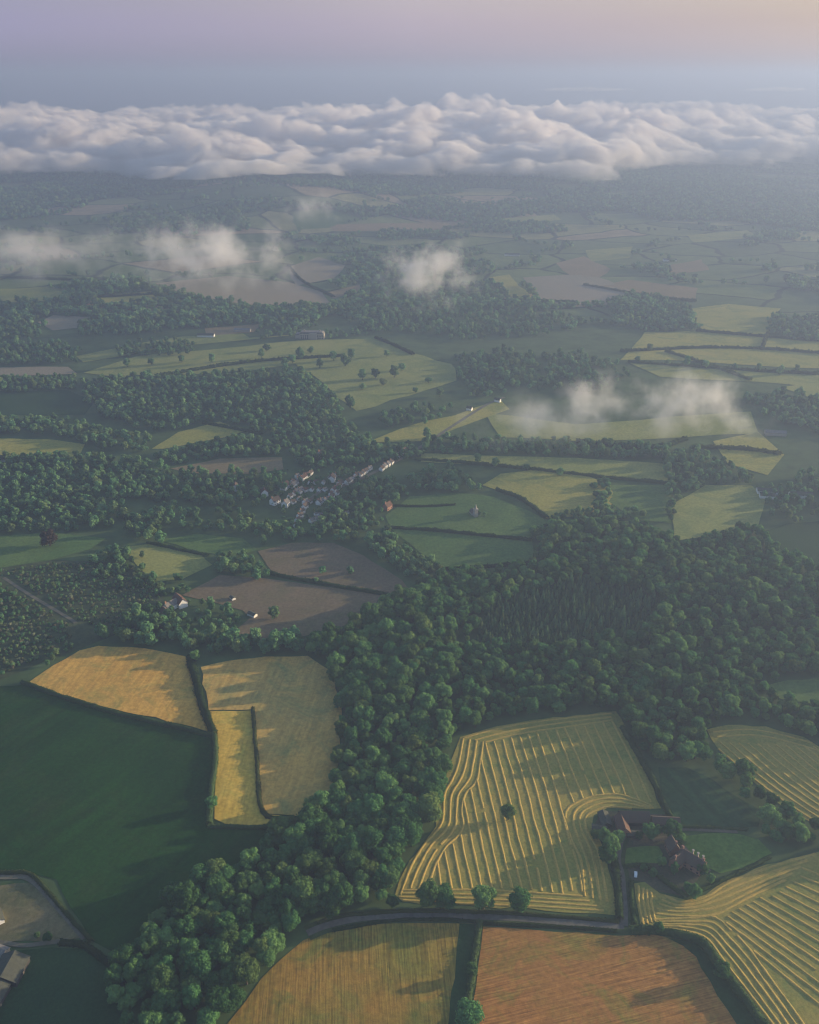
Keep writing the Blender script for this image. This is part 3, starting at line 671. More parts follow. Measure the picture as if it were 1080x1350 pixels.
W2a = scatter(W2, 7.4, 'near', .46, .98, avoid=[CONI])
EDGE = [(948, 1000), (985, 1024), (1008, 1046), (1040, 1073), (1080, 1090), (1200, 1114), (1200, 1135), (1080, 1116), (1022, 1118), (1000, 1102), (978, 1097), (1008, 1092), (1004, 1074), (968, 1046), (944, 1024)]
W3a = scatter(EDGE, 8.5, 'near', .5, .85)
near = np.concatenate([W1a, W2a, W3a])
con = scatter(CONI, 4.9, 'fir', .62, .95)
MID = [  # polygon, spacing, smin, smax, keep
 ([(480, 706), (510, 702), (550, 730), (580, 752), (590, 760), (560, 785), (535, 762), (490, 728)], 9, .7, 1.1, 1),
 ([(95, 848), (130, 842), (200, 852), (260, 864), (330, 864), (405, 860), (420, 845), (380, 840), (340, 848), (300, 842), (250, 832), (215, 822), (190, 800), (150, 836), (108, 842)], 9, .85, 1.3, 1),
 ([(55, 885), (80, 868), (110, 852), (98, 848), (60, 872), (30, 890)], 8, .5, .8, 1),
 ([(205, 800), (250, 792), (310, 808), (325, 818), (300, 840), (240, 835), (200, 832)], 9, .5, .95, .85),
 ([(118, 735), (165, 725), (192, 737), (195, 772), (160, 777), (120, 757)], 9, .6, 1.0, .9),
 ([(192, 766), (230, 758), (264, 765), (245, 787), (208, 792)], 9, .6, 1.0, .9),
 ([(278, 736), (310, 730), (345, 747), (366, 759), (340, 766), (290, 757)], 9, .7, 1.1, 1),
 ([(345, 692), (420, 692), (480, 702), (478, 714), (400, 714), (345, 722), (338, 707)], 10, .7, 1.05, 1),
 ([(-150, 610), (0, 606), (80, 604), (190, 610), (225, 622), (280, 626), (370, 627), (380, 652), (330, 672), (270, 670), (200, 662), (100, 657), (0, 652), (-150, 652)], 10.5, .8, 1.15, 1),
 ([(-150, 660), (0, 657), (90, 657), (162, 667), (168, 692), (100, 702), (0, 704), (-150, 704)], 10.5, .8, 1.15, 1),
 ([(165, 682), (215, 674), (218, 702), (185, 714), (165, 707)], 10, .8, 1.1, 1),
 ([(215, 660), (270, 674), (330, 677), (345, 690), (330, 706), (270, 702), (220, 697)], 11, .7, 1.1, .6),
 ([(200, 603), (260, 590), (330, 580), (370, 586), (370, 602), (290, 605), (228, 614)], 10.5, .8, 1.1, 1),
 ([(330, 567), (380, 552), (440, 545), (490, 583), (550, 590), (560, 602), (520, 612), (470, 615), (420, 618), (380, 612), (372, 587)], 10.5, .75, 1.1, 1),
 ([(430, 665), (470, 645), (510, 628), (540, 652), (512, 668), (505, 692), (480, 702), (430, 694)], 10, .7, 1.05, 1),
 ([(355, 612), (470, 604), (490, 640), (430, 695), (372, 692), (350, 645)], 8, .3, .58, .75),
 ([(105, 503), (160, 499), (250, 497), (330, 492), (400, 492), (432, 520), (452, 542), (400, 562), (330, 562), (270, 556), (215, 572), (185, 566), (130, 552), (112, 532)], 11.5, .85, 1.2, 1),
 ([(-150, 553), (0, 552), (90, 555), (150, 572), (200, 582), (195, 597), (120, 594), (112, 584), (70, 577), (0, 574), (-150, 574)], 11.5, .85, 1.2, 1),
 ([(-150, 499), (0, 499), (100, 497), (110, 514), (0, 519), (-150, 520)], 12, .85, 1.2, 1),
 ([(-150, 455), (0, 453), (80, 452), (107, 465), (100, 480), (0, 482), (-150, 482)], 12, .85, 1.2, 1),
 ([(150, 458), (235, 449), (255, 453), (255, 468), (160, 471)], 12, .8, 1.1, 1),
 ([(-150, 430), (0, 428), (45, 430), (60, 446), (-150, 450)], 13, .9, 1.25, 1),
 ([(95, 428), (170, 418), (270, 410), (275, 427), (200, 442), (110, 446)], 13, .9, 1.25, 1),
 ([(275, 407), (430, 404), (442, 419), (290, 427)], 13, .9, 1.25, 1),
 ([(337, 439), (398, 430), (396, 444), (345, 449)], 12, .8, 1.1, .8), ([(430, 440), (490, 430), (495, 443), (432, 447)], 12, .8, 1.1, .7),
 ([(536, 628), (600, 620), (628, 642), (650, 648), (612, 650), (545, 648)], 9.5, .8, 1.1, 1),
 ([(556, 578), (640, 580), (760, 584), (880, 592), (900, 608), (760, 603), (640, 600), (556, 598)], 11, .75, 1.1, .95),
 ([(870, 597), (920, 592), (962, 614), (1006, 629), (985, 640), (930, 640), (895, 660), (888, 700), (880, 690), (880, 652)], 11, .8, 1.1, 1),
 ([(776, 640), (800, 634), (808, 660), (792, 672)], 9, .7, 1.0, 1), ([(718, 684), (760, 674), (830, 672), (850, 684), (800, 690), (730, 692)], 9, .7, 1.0, 1),
 ([(1000, 648), (1080, 622), (1200, 612), (1200, 680), (1040, 690), (1014, 682)], 11.5, .7, 1.1, .7),
 ([(640, 494), (690, 472), (760, 466), (818, 480), (832, 500), (790, 522), (715, 517), (650, 512)], 13, .85, 1.2, .75), ([(500, 548), (560, 536), (600, 540), (560, 562), (505, 564)], 11, .8, 1.1, .9),
 ([(600, 472), (680, 462), (692, 500), (660, 524), (612, 524)], 12, .8, 1.15, .85),
 ([(1012, 421), (1080, 416), (1200, 420), (1200, 456), (1040, 449), (1012, 441)], 13, .9, 1.2, 1), ([(800, 397), (860, 388), (910, 410), (917, 436), (860, 440), (810, 427)], 13, .9, 1.2, 1),
 ([(975, 527), (1040, 516), (1080, 531), (1200, 542), (1200, 582), (1070, 572), (1000, 547)], 12, .85, 1.2, 1),
 ([(560, 410), (700, 405), (760, 420), (720, 445), (580, 450)], 14, .9, 1.25, .65), ([(440, 400), (560, 400), (570, 440), (500, 440), (445, 420)], 14, .9, 1.2, .8),
 ([(0, 628), (60, 626), (80, 612), (190, 612), (80, 606), (75, 600), (20, 604)], 11, .7, 1.0, .6),
]
mid = np.concatenate([scatter(p, sp * (.84 if sp > 8.5 else 1), 'mid', a * .72, b * .9, k * .76) for p, sp, a, b, k in MID])
# far woods: belts and blocks following a noise field, kept off the drawn fields
def far_woods():
    sp = 14.5; rng = np.random.default_rng(3)
    gx, gy = np.meshgrid(np.arange(-3600, 3600, sp), np.arange(1650, 6200, sp))
    x = gx.ravel() + rng.uniform(-.45, .45, gx.size) * sp; y = gy.ravel() + rng.uniform(-.45, .45, gx.size) * sp
    ok = np.abs(x) < y * .52 + 150; x, y = x[ok], y[ok]
    z = terrain(x, y); px, py, _ = project(x, y, z)
    f = fbm(x / 330 + 40, y / 240 + 3, 4)
    thr = np.interp(py, [230, 290, 330, 380, 430, 520, 560], [.38, .50, .55, .56, .57, .59, .61])
    thr = thr + .055 * sstep((px - 520) / 300) * sstep((py - 235) / 40)
    belt = np.abs(fbm(x / 260 + 9, y / 200 + 77, 2) - .5) < .016
    ok = (f > thr) | (belt & (rng.random(x.size) < .85))
    # lines of scattered hedge trees round the field pattern
    for p in FIELD_POLYS[14:]: ok &= ~inside(px, py, p)
    ok &= py < 545
    bx = vnoise(x / 30 + 7, y / 30)
    return np.stack([x, y, rng.uniform(.8, 1.35, x.size) * (.75 + .5 * bx)], 1)[ok]
far = far_woods()

# the trees that show largest become things of their own
def visible_size(P):
    z = terrain(P[:, 0], P[:, 1]); px, py, zc = project(P[:, 0], P[:, 1], z + 8)
    vis = (px > -15) & (px < 1095) & (py > 250) & (py < 1372)
    return np.where(vis, P[:, 2] / zc, 0), px, py
sz, px, py = visible_size(near)
order = np.argsort(-sz)[:285]
sel = np.zeros(len(near), bool); sel[order] = True
def wood_label(px, py):
    if px > 700: return 'bushy broadleaf tree in the belt under the far hay field', 'trees in the belt under the far hay field'
    if py > 1290: return ('dark broadleaf tree of the wood, between the dark paddock and the olive stubble', 'trees of the wood beside the olive stubble')
    if py > 1180: return ('broadleaf tree of the wood, between the lane end and the dark pasture', 'trees of the wood at the lane end')
    if py > 1090: return ('broadleaf tree of the wood, between the dark pasture and the striped hay field', 'trees of the wood between pasture and hay')
    return ('broadleaf tree of the wood, between the shaded wheat and the striped hay field', 'trees of the wood between wheat and hay')
for k in order:
    x, y, s = near[k]; z = float(terrain(x, y)); lab, grp = wood_label(px[k], py[k])
    tree('broadleaf_tree', CROWN[k % 6], TRUNK[k % 2], (x, y, z), rnd.uniform(0, 6.28), s, lab, 'tree', grp)

# single trees in fields and hedges
SINGLE = [
 (670, 1081, .95, 'lone round tree standing in the middle of the striped hay field'),
 (564, 1194, 1.12, 'round tree by the lane hedge, next to the wood'), (586, 1195, 1.02, 'round tree by the lane hedge, second from the wood'),
 (637, 1198, 1.55, 'broad tree by the lane hedge in the middle of its row'), (684, 1201, 1.15, 'round tree by the lane hedge, farthest from the wood'),
 (619, 1352, 1.25, 'big dark tree in the tall hedge between the two stubble fields'), (622, 1285, .62, 'small tree in the tall hedge between the two stubble fields'),
 (950, 1288, .7, 'small bushy tree in the hedge of the russet stubble'), (868, 1228, .50, 'small bush tree at the bend of the russet stubble hedge'),
 (806, 1124, 1.2, 'tall dark tree beside the barn and the drive'), (800, 1138, 1.0, 'dark tree below the tall tree at the drive'), (814, 1112, .75, 'leafy tree against the barn wing'),
 (856, 1106, .95, 'light green tree between barn and farmhouse'), (884, 1104, .95, 'round light green tree behind the farmhouse'),
 (914, 1184, .62, 'bushy tree at the tip of the garden hedge'), (936, 1164, .55, 'bushy tree beside the farmhouse gable'), (905, 1176, .42, 'small bushy tree in the farmhouse garden'),
 (872, 1142, .5, 'dark shrub between the lawn and the farmhouse'), (888, 1153, .55, 'dark round tree below the farmhouse'), (925, 1152, .62, 'leafy tree against the end of the farmhouse'), (896, 1112, .6, 'round tree at the bend of the track behind the farmhouse'),
 (866, 1100, .6, 'small light tree between the stable and the lawn'), (842, 1108, .45, 'low bush in front of the flat roofed shed'), (786, 1106, .6, 'bushy tree at the hay field corner of the farmyard'), (795, 1112, .7, 'bushy tree under the low pale shed'), (860, 1156, .42, 'shrub on the garden hedge'), (848, 1148, .4, 'shrub beside the parked car'),
 (280, 1066, .85, 'dark tree in the hedge of the yellow wheat strip'), (258, 872, .70, 'round tree at the top of the thick wheat hedge'),
 (64, 1241, .42, 'small bright tree at the edge of the dry paddock'), (50, 1236, .30, 'small shrub beside the small bright paddock tree'),
 (158, 1288, .45, 'pale grey shrub at the corner of the wood'),
 (362, 816, 1.15, 'round dark tree alone in the brown bare field'), (330, 848, .8, 'tree at the foot of the brown bare field'),
 (425, 757, .75, 'dark bush tree in the upper brown field'), (462, 757, .70, 'hazy bush tree in the upper brown field, beside the hedge'), (417, 768, .55, 'small bush on the hedge between the brown fields'),
 (213, 718, 1.15, 'light green tree at the corner of the green meadow'), (195, 712, 1.0, 'light tree beside the trees of the green meadow'), (250, 660, 1.2, 'large pale tree rising above the dark wood'),
 (630, 611, 1.1, 'tall tree at the village end of the tree row'), (653, 617, .95, 'second tree of the row on the pasture strip'), (694, 620, .95, 'third tree of the row on the pasture strip'), (738, 627, 1.0, 'last tree of the row on the pasture strip'),
 (639, 681, .55, 'dark bush beside the church tower'), (632, 680, .45, 'small dark bush against the church wall'),
 (790, 668, 1.2, 'tall hazy tree at the copse of the yellow green meadow'),
]
for k, (a, b, s, lab) in enumerate(SINGLE):
    x, y, z = at(a, b)
    tree('field_tree', CROWN[(k * 5 + 1) % 6] if b > 850 else CROWN_FAR[k % 4], TRUNK[k % 2], (x, y, z), rnd.uniform(0, 6.28), s, lab, 'tree', None)
x, y, z = at(66, 720)
tree('copper_beech', BEECH, TRUNK[1], (x, y, z), 0, 1.15, 'dark red copper beech alone on the long meadow', 'tree', None)
PARKT = [(280, 479), (345, 472), (352, 463), (455, 483), (463, 474), (478, 501), (495, 499), (505, 508), (530, 489), (580, 523), (548, 518), (462, 539), (318, 493), (376, 484), (386, 479), (396, 474), (422, 486), (168, 484), (200, 481), (478, 514), (440, 476), (520, 498), (565, 505), (410, 466), (240, 478), (510, 470)]
for k, (a, b) in enumerate(PARKT):
    x, y, z = at(a, b)
    tree('parkland_tree', CROWN_FAR[k % 4], TRUNK[k % 2], (x, y, z), k * 1.7, rnd.uniform(1.0, 1.55), 'single tree standing on the pale parkland', 'tree', 'single trees of the parkland')
for k, (a, b) in enumerate([(20, 612), (32, 610), (45, 609), (56, 611), (68, 612), (40, 614), (10, 608)]):
    x, y, z = at(a, b)
    tree('meadow_tree', CROWN_FAR[k % 4], TRUNK[k % 2], (x, y, z), k * 2.1, rnd.uniform(.9, 1.15), 'dark tree in the row between the bright and the green meadow', 'tree', 'row of dark trees between two meadows')
for k, (a, b) in enumerate([(856, 463), (905, 484), (930, 486), (968, 488), (1000, 490), (1050, 492), (880, 482), (1028, 494), (840, 478)]):
    x, y, z = at(a, b)
    tree('hedgerow_tree', CROWN_FAR[k % 4], TRUNK[k % 2], (x, y, z), k * 2.1, rnd.uniform(1.0, 1.4), 'hazy tree along the hedges of the wide pale meadow', 'tree', 'hedge trees of the wide pale meadow')

def instancer(name, P, meshes, label, cat, seed=1):
    """one object for a wood nobody could count: crowns set on its points"""
    z = terrain(P[:, 0], P[:, 1])
    me = bpy.data.meshes.new(name); me.vertices.add(len(P))
    me.vertices.foreach_set('co', np.stack([P[:, 0], P[:, 1], z], 1).astype(np.float32).ravel())
    rng = np.random.default_rng(seed)
    for nm, d, ty in (('tree_scale', P[:, 2], 'FLOAT'), ('turn', rng.uniform(0, 6.283, len(P)), 'FLOAT'), ('pick', rng.integers(0, len(meshes), len(P)), 'INT'), ('tree_height', P[:, 2] * rng.uniform(.78, 1.28, len(P)), 'FLOAT')):
        a = me.attributes.new(nm, ty, 'POINT'); a.data.foreach_set('value', d.astype(np.float32 if ty == 'FLOAT' else np.int32))
    o = bpy.data.objects.new(name, me); COL.objects.link(o)
    tag(o, label, cat, kind='stuff')
    g = bpy.data.node_groups.new(name, 'GeometryNodeTree')
    g.interface.new_socket('Geometry', in_out='INPUT', socket_type='NodeSocketGeometry'); g.interface.new_socket('Geometry', in_out='OUTPUT', socket_type='NodeSocketGeometry')
    nd = g.nodes.new; lk = g.links.new
    gi, go = nd('NodeGroupInput'), nd('NodeGroupOutput')
    c = bpy.data.collections.new(name + ' crowns')
    for m in meshes: c.objects.link(bpy.data.objects.new('crown', m))
    ci = nd('GeometryNodeCollectionInfo'); ci.inputs[0].default_value = c; ci.inputs[1].default_value = True; ci.inputs[2].default_value = True
    ip = nd('GeometryNodeInstanceOnPoints'); ip.inputs['Pick Instance'].default_value = True
    def attr(nm, ty):
        n = nd('GeometryNodeInputNamedAttribute'); n.data_type = ty; n.inputs[0].default_value = nm; return n.outputs[0]
    cx = nd('ShaderNodeCombineXYZ'); lk(attr('turn', 'FLOAT'), cx.inputs[2])
    lk(gi.outputs[0], ip.inputs['Points']); lk(ci.outputs[0], ip.inputs['Instance']); lk(attr('pick', 'INT'), ip.inputs['Instance Index'])
    lk(cx.outputs[0], ip.inputs['Rotation']); cs = nd('ShaderNodeCombineXYZ'); a_ = attr('tree_scale', 'FLOAT'); lk(a_, cs.inputs[0]); lk(a_, cs.inputs[1]); lk(attr('tree_height', 'FLOAT'), cs.inputs[2]); lk(cs.outputs[0], ip.inputs['Scale']); lk(ip.outputs[0], go.inputs[0])
    md = o.modifiers.new('trees', 'NODES'); md.node_group = g
    return o
rest = near[~sel]; zc = project(rest[:, 0], rest[:, 1], 0 * rest[:, 0])[2]
instancer('woodland', rest, CROWN, 'dense broadleaf wood filling the middle of the landscape', 'wood', 1)
instancer('conifer_plantation', con, FIR, 'close rows of small pointed conifers inside the big wood', 'plantation', 2)
instancer('copses', mid, CROWN_FAR, 'dark copses and village woods beyond the fields', 'woods', 3)
instancer('far_woods', far, CROWN_TINY, 'far woods covering the hazy hills', 'woods', 4)
scr = np.concatenate([scatter([(-150, 748), (0, 752), (75, 742), (160, 745), (215, 768), (210, 795), (150, 835), (100, 818), (92, 812), (12, 760)], 4.0, 'b', .55, 1.1, .8),
                      scatter([(-150, 760), (0, 768), (88, 822), (96, 846), (60, 866), (0, 892), (-150, 897)], 4.0, 'b', .55, 1.2, .85)])
instancer('scrub', scr, BUSH, 'young bushes speckling the rough scrubland', 'scrub', 5)
print('TREES near', len(near), 'conifers', len(con), 'mid', len(mid), 'far', len(far), 'scrub', len(scr))

# ------------------------------------------------------------------ buildings
def prism(V, F, pts, y0, y1):
    """extrude a closed x-z outline from y0 to y1"""
    b = len(V); n = len(pts)
    for y in (y0, y1):
        for (x, z) in pts: V.append((x, y, z))
    F.append(tuple(b + i for i in range(n))); F.append(tuple(b + n + i for i in range(n - 1, -1, -1)))
    for i in range(n): F.append((b + i, b + n + i, b + n + (i + 1) % n, b + (i + 1) % n))
def bx(V, F, c, s):
    x, y, z = c; a, b, d = s[0] / 2, s[1] / 2, s[2] / 2
    prism(V, F, [(x - a, z - d), (x - a, z + d), (x + a, z + d), (x + a, z - d)], y - b, y + b)
def part(name, parent, mat, build):
    V, F = [], []; build(V, F); o = mesh_obj(name, V, F, M[mat], parent)
    bm = bmesh.new(); bm.from_mesh(o.data); bmesh.ops.recalc_face_normals(bm, faces=bm.faces[:]); bm.to_mesh(o.data); bm.free(); return o
def gabled(name, loc, rz, w, l, hw, hr, wall, roof, label, cat='house', group=None, chim=1, win=True, door=True):
    """house with its ridge along local y: wall, two-pitch roof with overhang, chimney, windows, door"""
    t = empty(name, loc, rz); tag(t, label, cat, group)
    part('wall', t, wall, lambda V, F: prism(V, F, [(-w / 2, -1.2), (-w / 2, hw), (0, hw + hr - .12), (w / 2, hw), (w / 2, -1.2)], -l / 2, l / 2))
    o = .45; sl = hr / (w / 2); th = .28
    def rf(V, F):
        for s in (-1, 1):
            pts = [(0, hw + hr), (0, hw + hr + th), (s * (w / 2 + o), hw - o * sl + th), (s * (w / 2 + o), hw - o * sl)]
            prism(V, F, pts, -l / 2 - .35, l / 2 + .35)
    r = part('roof', t, roof, rf)
    for k in range(chim):
        yy = (l / 2 - .8) * (1 if k else -1)
        part('chimney', r, 'brick', lambda V, F: (bx(V, F, (0, yy, hw + hr + .7), (.9, 1.2, 2.2)), bx(V, F, (0, yy, hw + hr + 1.88), (1.1, 1.4, .16))))
    if win:
        for s in (-1, 1):
            for fl in range(max(1, int(hw / 2.5))):
                for q in np.linspace(-l / 2 + 1.6, l / 2 - 1.6, max(2, int(l / 3.2))):
                    part('window', t, 'glass', lambda V, F: bx(V, F, (s * (w / 2 + .01), q, 1.5 + 2.5 * fl), (.1, 1.1, 1.2)))
    if door:
        part('door', t, 'wood', lambda V, F: bx(V, F, (w / 2 + .02, 0, 1.0), (.12, 1.0, 2.0)))
    return t
def gat(px, py): 
    x, y, z = at(px, py); return (x, y, z)
# farm above the lane junction
gabled('barn', gat(835, 1082), R(88), 9.5, 18, 3.4, 4.6, 'weatherboard', 'tile_brown', 'long dark barn with a brown roof above the lawn', 'barn', None, 0, False, True)
gabled('barn_wing', gat(820, 1092), R(2), 7, 14, 3.2, 3.6, 'brick', 'tile_red', 'brick barn wing with red roof joining the long dark barn', 'barn', None, 0, False, True)
gabled('shed', gat(797, 1083), R(4), 6, 11, 2.6, 1.6, 'weatherboard', 'sheet', 'small grey roofed shed at the hay field side of the barns', 'shed', None, 0, False, True)
gabled('shed', gat(790, 1096), R(80), 5.5, 9, 2.4, 1.4, 'stone', 'sheet', 'low pale shed below the small grey shed', 'shed', None, 0, False, True)
gabled('stable', gat(877, 1086), R(86), 6.5, 17, 2.8, 2.6, 'weatherboard', 'tile_brown', 'low dark stable block by the leafy crop', 'stable', None, 0, False, True)
gabled('shed', gat(834, 1102), R(88), 4, 8, 2.3, .8, 'weatherboard', 'sheet', 'flat pale roofed shed in front of the long dark barn', 'shed', None, 0, False, True)
fh = gabled('farmhouse', gat(911, 1141), R(46), 8, 15, 5.0, 4.0, 'brick', 'tile_brown', 'long brown roofed farmhouse with tall chimneys beside the green paddock', 'house', None, 2)
gabled('farmhouse_wing', gat(893, 1140), R(-48), 6.5, 9, 4.6, 3.8, 'brick', 'tile_brown', 'brown roofed wing in front of the farmhouse', 'house', None, 1)
gabled('farm_cottage', gat(886, 1122), R(8), 6.5, 8, 4.4, 5, 'brick', 'tile_brown', 'steep roofed cottage at the back of the farmhouse', 'house', None, 1)
for k in range(3):
    a = R(46); c = fh.location; d = (-3.5 + 3.2 * k)
    part('tall_chimney', fh, 'stone', lambda V, F: (bx(V, F, (1.6, d - 2, 8.4), (.9, .9, 4.6)), bx(V, F, (1.6, d - 2, 10.7), (1.25, 1.25, .3))))
# sheds by the dry paddock
gabled('barn', gat(14, 1283), R(-5), 14.5, 15, 3.8, 3.6, 'weatherboard', 'sheet', 'grey barn with a sheeted roof facing the dark paddock', 'barn', None, 0, False, True)
gabled('barn', gat(-9, 1325), R(-8), 9, 19, 3.8, 2.2, 'weatherboard', 'sheet', 'grey barn cut by the picture edge below the sheeted barn', 'barn', None, 0, False, True)
gabled('shed', gat(0, 1258), R(72), 6, 9, 3.0, 1.8, 'stone', 'slate', 'pale roofed shed behind the sheeted barn', 'shed', None, 0, False, True)
gabled('stable', gat(-2, 1212), R(35), 5, 9, 2.6, 2.0, 'white_wall', 'sheet', 'pale stable at the edge of the dry paddock', 'stable', None, 0, False, True)
# farmstead at the brown field
gabled('farmhouse', gat(238, 797), R(38), 8, 14, 5, 4, 'white_wall', 'tile_red', 'white farmhouse with red roof in trees by the brown field', 'house', None, 1)
gabled('cottage', gat(226, 802), R(-38), 7, 12, 4.4, 3.4, 'white_wall', 'slate', 'white cottage with slate roof beside the white farmhouse', 'house', None, 1)
gabled('cottage', gat(219, 812), R(40), 7, 10, 4.4, 3.2, 'white_wall', 'tile_brown', 'white cottage lowest of the farmstead in the trees', 'house', None, 1)
gabled('outbuilding', gat(213, 820), R(20), 6, 9, 2.6, 2.0, 'stone', 'sheet', 'low stone outbuilding below the white cottages', 'shed', None, 0, False, True)
gabled('field_shelter', gat(333, 812), R(55), 4.5, 8, 2.6, 1.0, 'white_wall', 'sheet', 'small white field shelter at the hedge by the round dark tree', 'shelter', None, 0, False, True)
gabled('field_shelter', gat(307, 790), R(40), 3.5, 5, 2.2, .8, 'white_wall', 'sheet', 'tiny white field shelter out on the brown field', 'shelter', None, 0, False, True)
# village: four kinds of house, copied
PROTO = [gabled('village_house', (0, 0, 0), 0, w, l, hw, hr, wl, rf, 'x', 'house', None, 1, True, True) for w, l, hw, hr, wl, rf in
         [(7.5, 10, 5, 3.4, 'white_wall', 'tile_brown'), (7, 9, 4.8, 3.6, 'white_wall', 'tile_brown'), (7.5, 11, 5, 3.2, 'white_wall', 'tile_red'), (6.8, 9, 4.8, 3.0, 'white_wall', 'slate')]]
used = [False] * 4
def vhouse(k, a, b, deg, label, group, s=1.0):
    h = PROTO[k] if not used[k] else copy_tree(PROTO[k])
    used[k] = True; x, y, z = at(a, b); h.location = (x, y, z); h.rotation_euler = (0, 0, R(deg)); h.scale = (s, s, s)
    tag(h, label, 'house', group)
    if group is None and 'group' in h: del h['group']
def row(a, b, n, deg, label, group, ks=(0, 1, 3)):
    for i in range(n):
        t = i / max(1, n - 1)
        vhouse(ks[(i * 2 + i // 2) % len(ks)], a[0] + (b[0] - a[0]) * t + rnd.uniform(-1, 1), a[1] + (b[1] - a[1]) * t + rnd.uniform(-.8, .8), deg + 11 + rnd.uniform(-9, 9), label, group, rnd.uniform(.60, .78))
row((459, 637), (487, 620), 8, -38, 'pale house in the long slanting row along the village street', 'houses in the long slanting row')
row((503, 619), (516, 611), 4, -38, 'pale house in the short row above the long slanting row', 'houses above the long slanting row')
row((524, 603), (537, 595), 4, -40, 'house where the village street leaves for the fields', 'houses at the street end', (0, 2, 1))
row((421, 664), (438, 658), 5, -35, 'pale house in the little row below the village centre', 'houses in the little row')
row((391, 694), (404, 664), 6, -42, 'white house at the near end of the village street', 'houses at the near end of the village', (3, 1, 0))
row((383, 656), (397, 648), 4, -40, 'house in the lane west of the village street', 'houses in the western lane', (1, 3))
row((388, 641), (394, 634), 3, -45, 'house on the northern lane of the village', 'houses on the northern lane', (3, 1))
row((400, 632), (409, 626), 3, -40, 'red roofed house at the top of the village', 'red roofed houses at the village top', (2, 0))
row((441, 648), (449, 640), 4, -40, 'red roofed house in the village centre', 'red roofed houses in the village centre', (2, 0))
row((411, 688), (424, 684), 3, -45, 'white house behind the near end of the street', 'houses behind the near end', (3, 1))
for i, (a, b) in enumerate([(363, 664), (423, 602), (376, 644), (377, 667), (438, 634), (311, 646), (349, 652)]):
    vhouse(i % 4, a, b, -40 + 9 * i, ['white house alone among the trees west of the village', 'white house in the wood above the village', 'small house at the edge of the western wood', 'pale house under trees by the western lane', 'house north of the red roofed centre', 'white house far out in the western wood', 'house between the far white house and the village'][i], None)
for i in range(24):
    vhouse((i * 3) % 4, 386 + 8.2 * (i % 8) + rnd.uniform(-3, 3), 632 + 16 * (i // 8) + rnd.uniform(-6, 6), -28 + rnd.uniform(-25, 25), 'village house scattered among garden trees', 'scattered village houses', .56)
for i in range(9):
    vhouse(3, 417 + 5.1 * i, 679.5 - .3 * i + rnd.uniform(-.5, .5), -50, 'tiny white bungalow in the straight row of the garden suburb', 'row of tiny white bungalows', .45)
gabled('country_house', gat(511, 671), R(-35), 6.5, 9, 4.6, 3.6, 'brick', 'tile_red', 'orange roofed house at the corner of the church meadow', 'house', None, 1)
# church with a tower and spire in the meadow
x, y, z = at(627, 681)
t = empty('church', (x, y, z), R(20), .68); tag(t, 'pale stone church with square tower and spire alone in the meadow', 'church')
part('tower', t, 'stone', lambda V, F: (bx(V, F, (0, 0, 6), (6, 6, 14)), bx(V, F, (0, 0, 13.3), (6.6, 6.6, .6)), [bx(V, F, (sx * 2.8, sy * 2.8, 14.2), (.7, .7, 1.4)) for sx in (-1, 1) for sy in (-1, 1)]))
def spire(V, F):
    b = len(V)
    for i in range(8): V.append((2.6 * math.cos(i * math.pi / 4), 2.6 * math.sin(i * math.pi / 4), 13.4))
    V.append((0, 0, 22)); [F.append((b + i, b + (i + 1) % 8, b + 8)) for i in range(8)]
part('spire', t, 'stone', spire)
part('nave', t, 'stone', lambda V, F: prism(V, F, [(-4, -1), (-4, 4.5), (0, 8), (4, 4.5), (4, -1)], 3.1, 15))
part('nave_roof', t, 'tile_brown', lambda V, F: [prism(V, F, [(0, 8.1), (0, 8.4), (s * 4.6, 4.3), (s * 4.6, 4.0)], 3.2, 15.4) for s in (-1, 1)])
for s in (-1, 1): part('window', t, 'glass', lambda V, F: bx(V, F, (s * 3.0, 0, 9.5), (.1, 1.2, 2.6)))
# mansion on the parkland
x, y, z = at(412, 446)
t = empty('mansion', (x, y, z), R(-4)); tag(t, 'wide pale mansion with a slate roof above the parkland', 'mansion')
part('wall', t, 'stone', lambda V, F: (bx(V, F, (0, 0, 4), (44, 13, 11)), bx(V, F, (3, -7.6, 5), (13, 3, 12.6)), bx(V, F, (-26, 1, 2.5), (9, 10, 8))))
part('roof', t, 'slate', lambda V, F: (prism(V, F, [(-22.6, 9.5), (-19, 13), (19, 13), (22.6, 9.5)], -7, 7), prism(V, F, [(-31, 6.5), (-28, 9), (-24, 9), (-22.7, 6.5)], -4.4, 6.4)))
for fl in (0, 1):
    for q in np.linspace(-19, 19, 11):
        if abs(q - 3) > 7: part('window', t, 'glass', lambda V, F: bx(V, F, (q, -6.55, 2 + 4 * fl), (1.5, .12, 2.4)))
for q in (-14, 14): part('chimney', t, 'stone', lambda V, F: bx(V, F, (q, 0, 14), (2.4, 1.4, 3.4)))
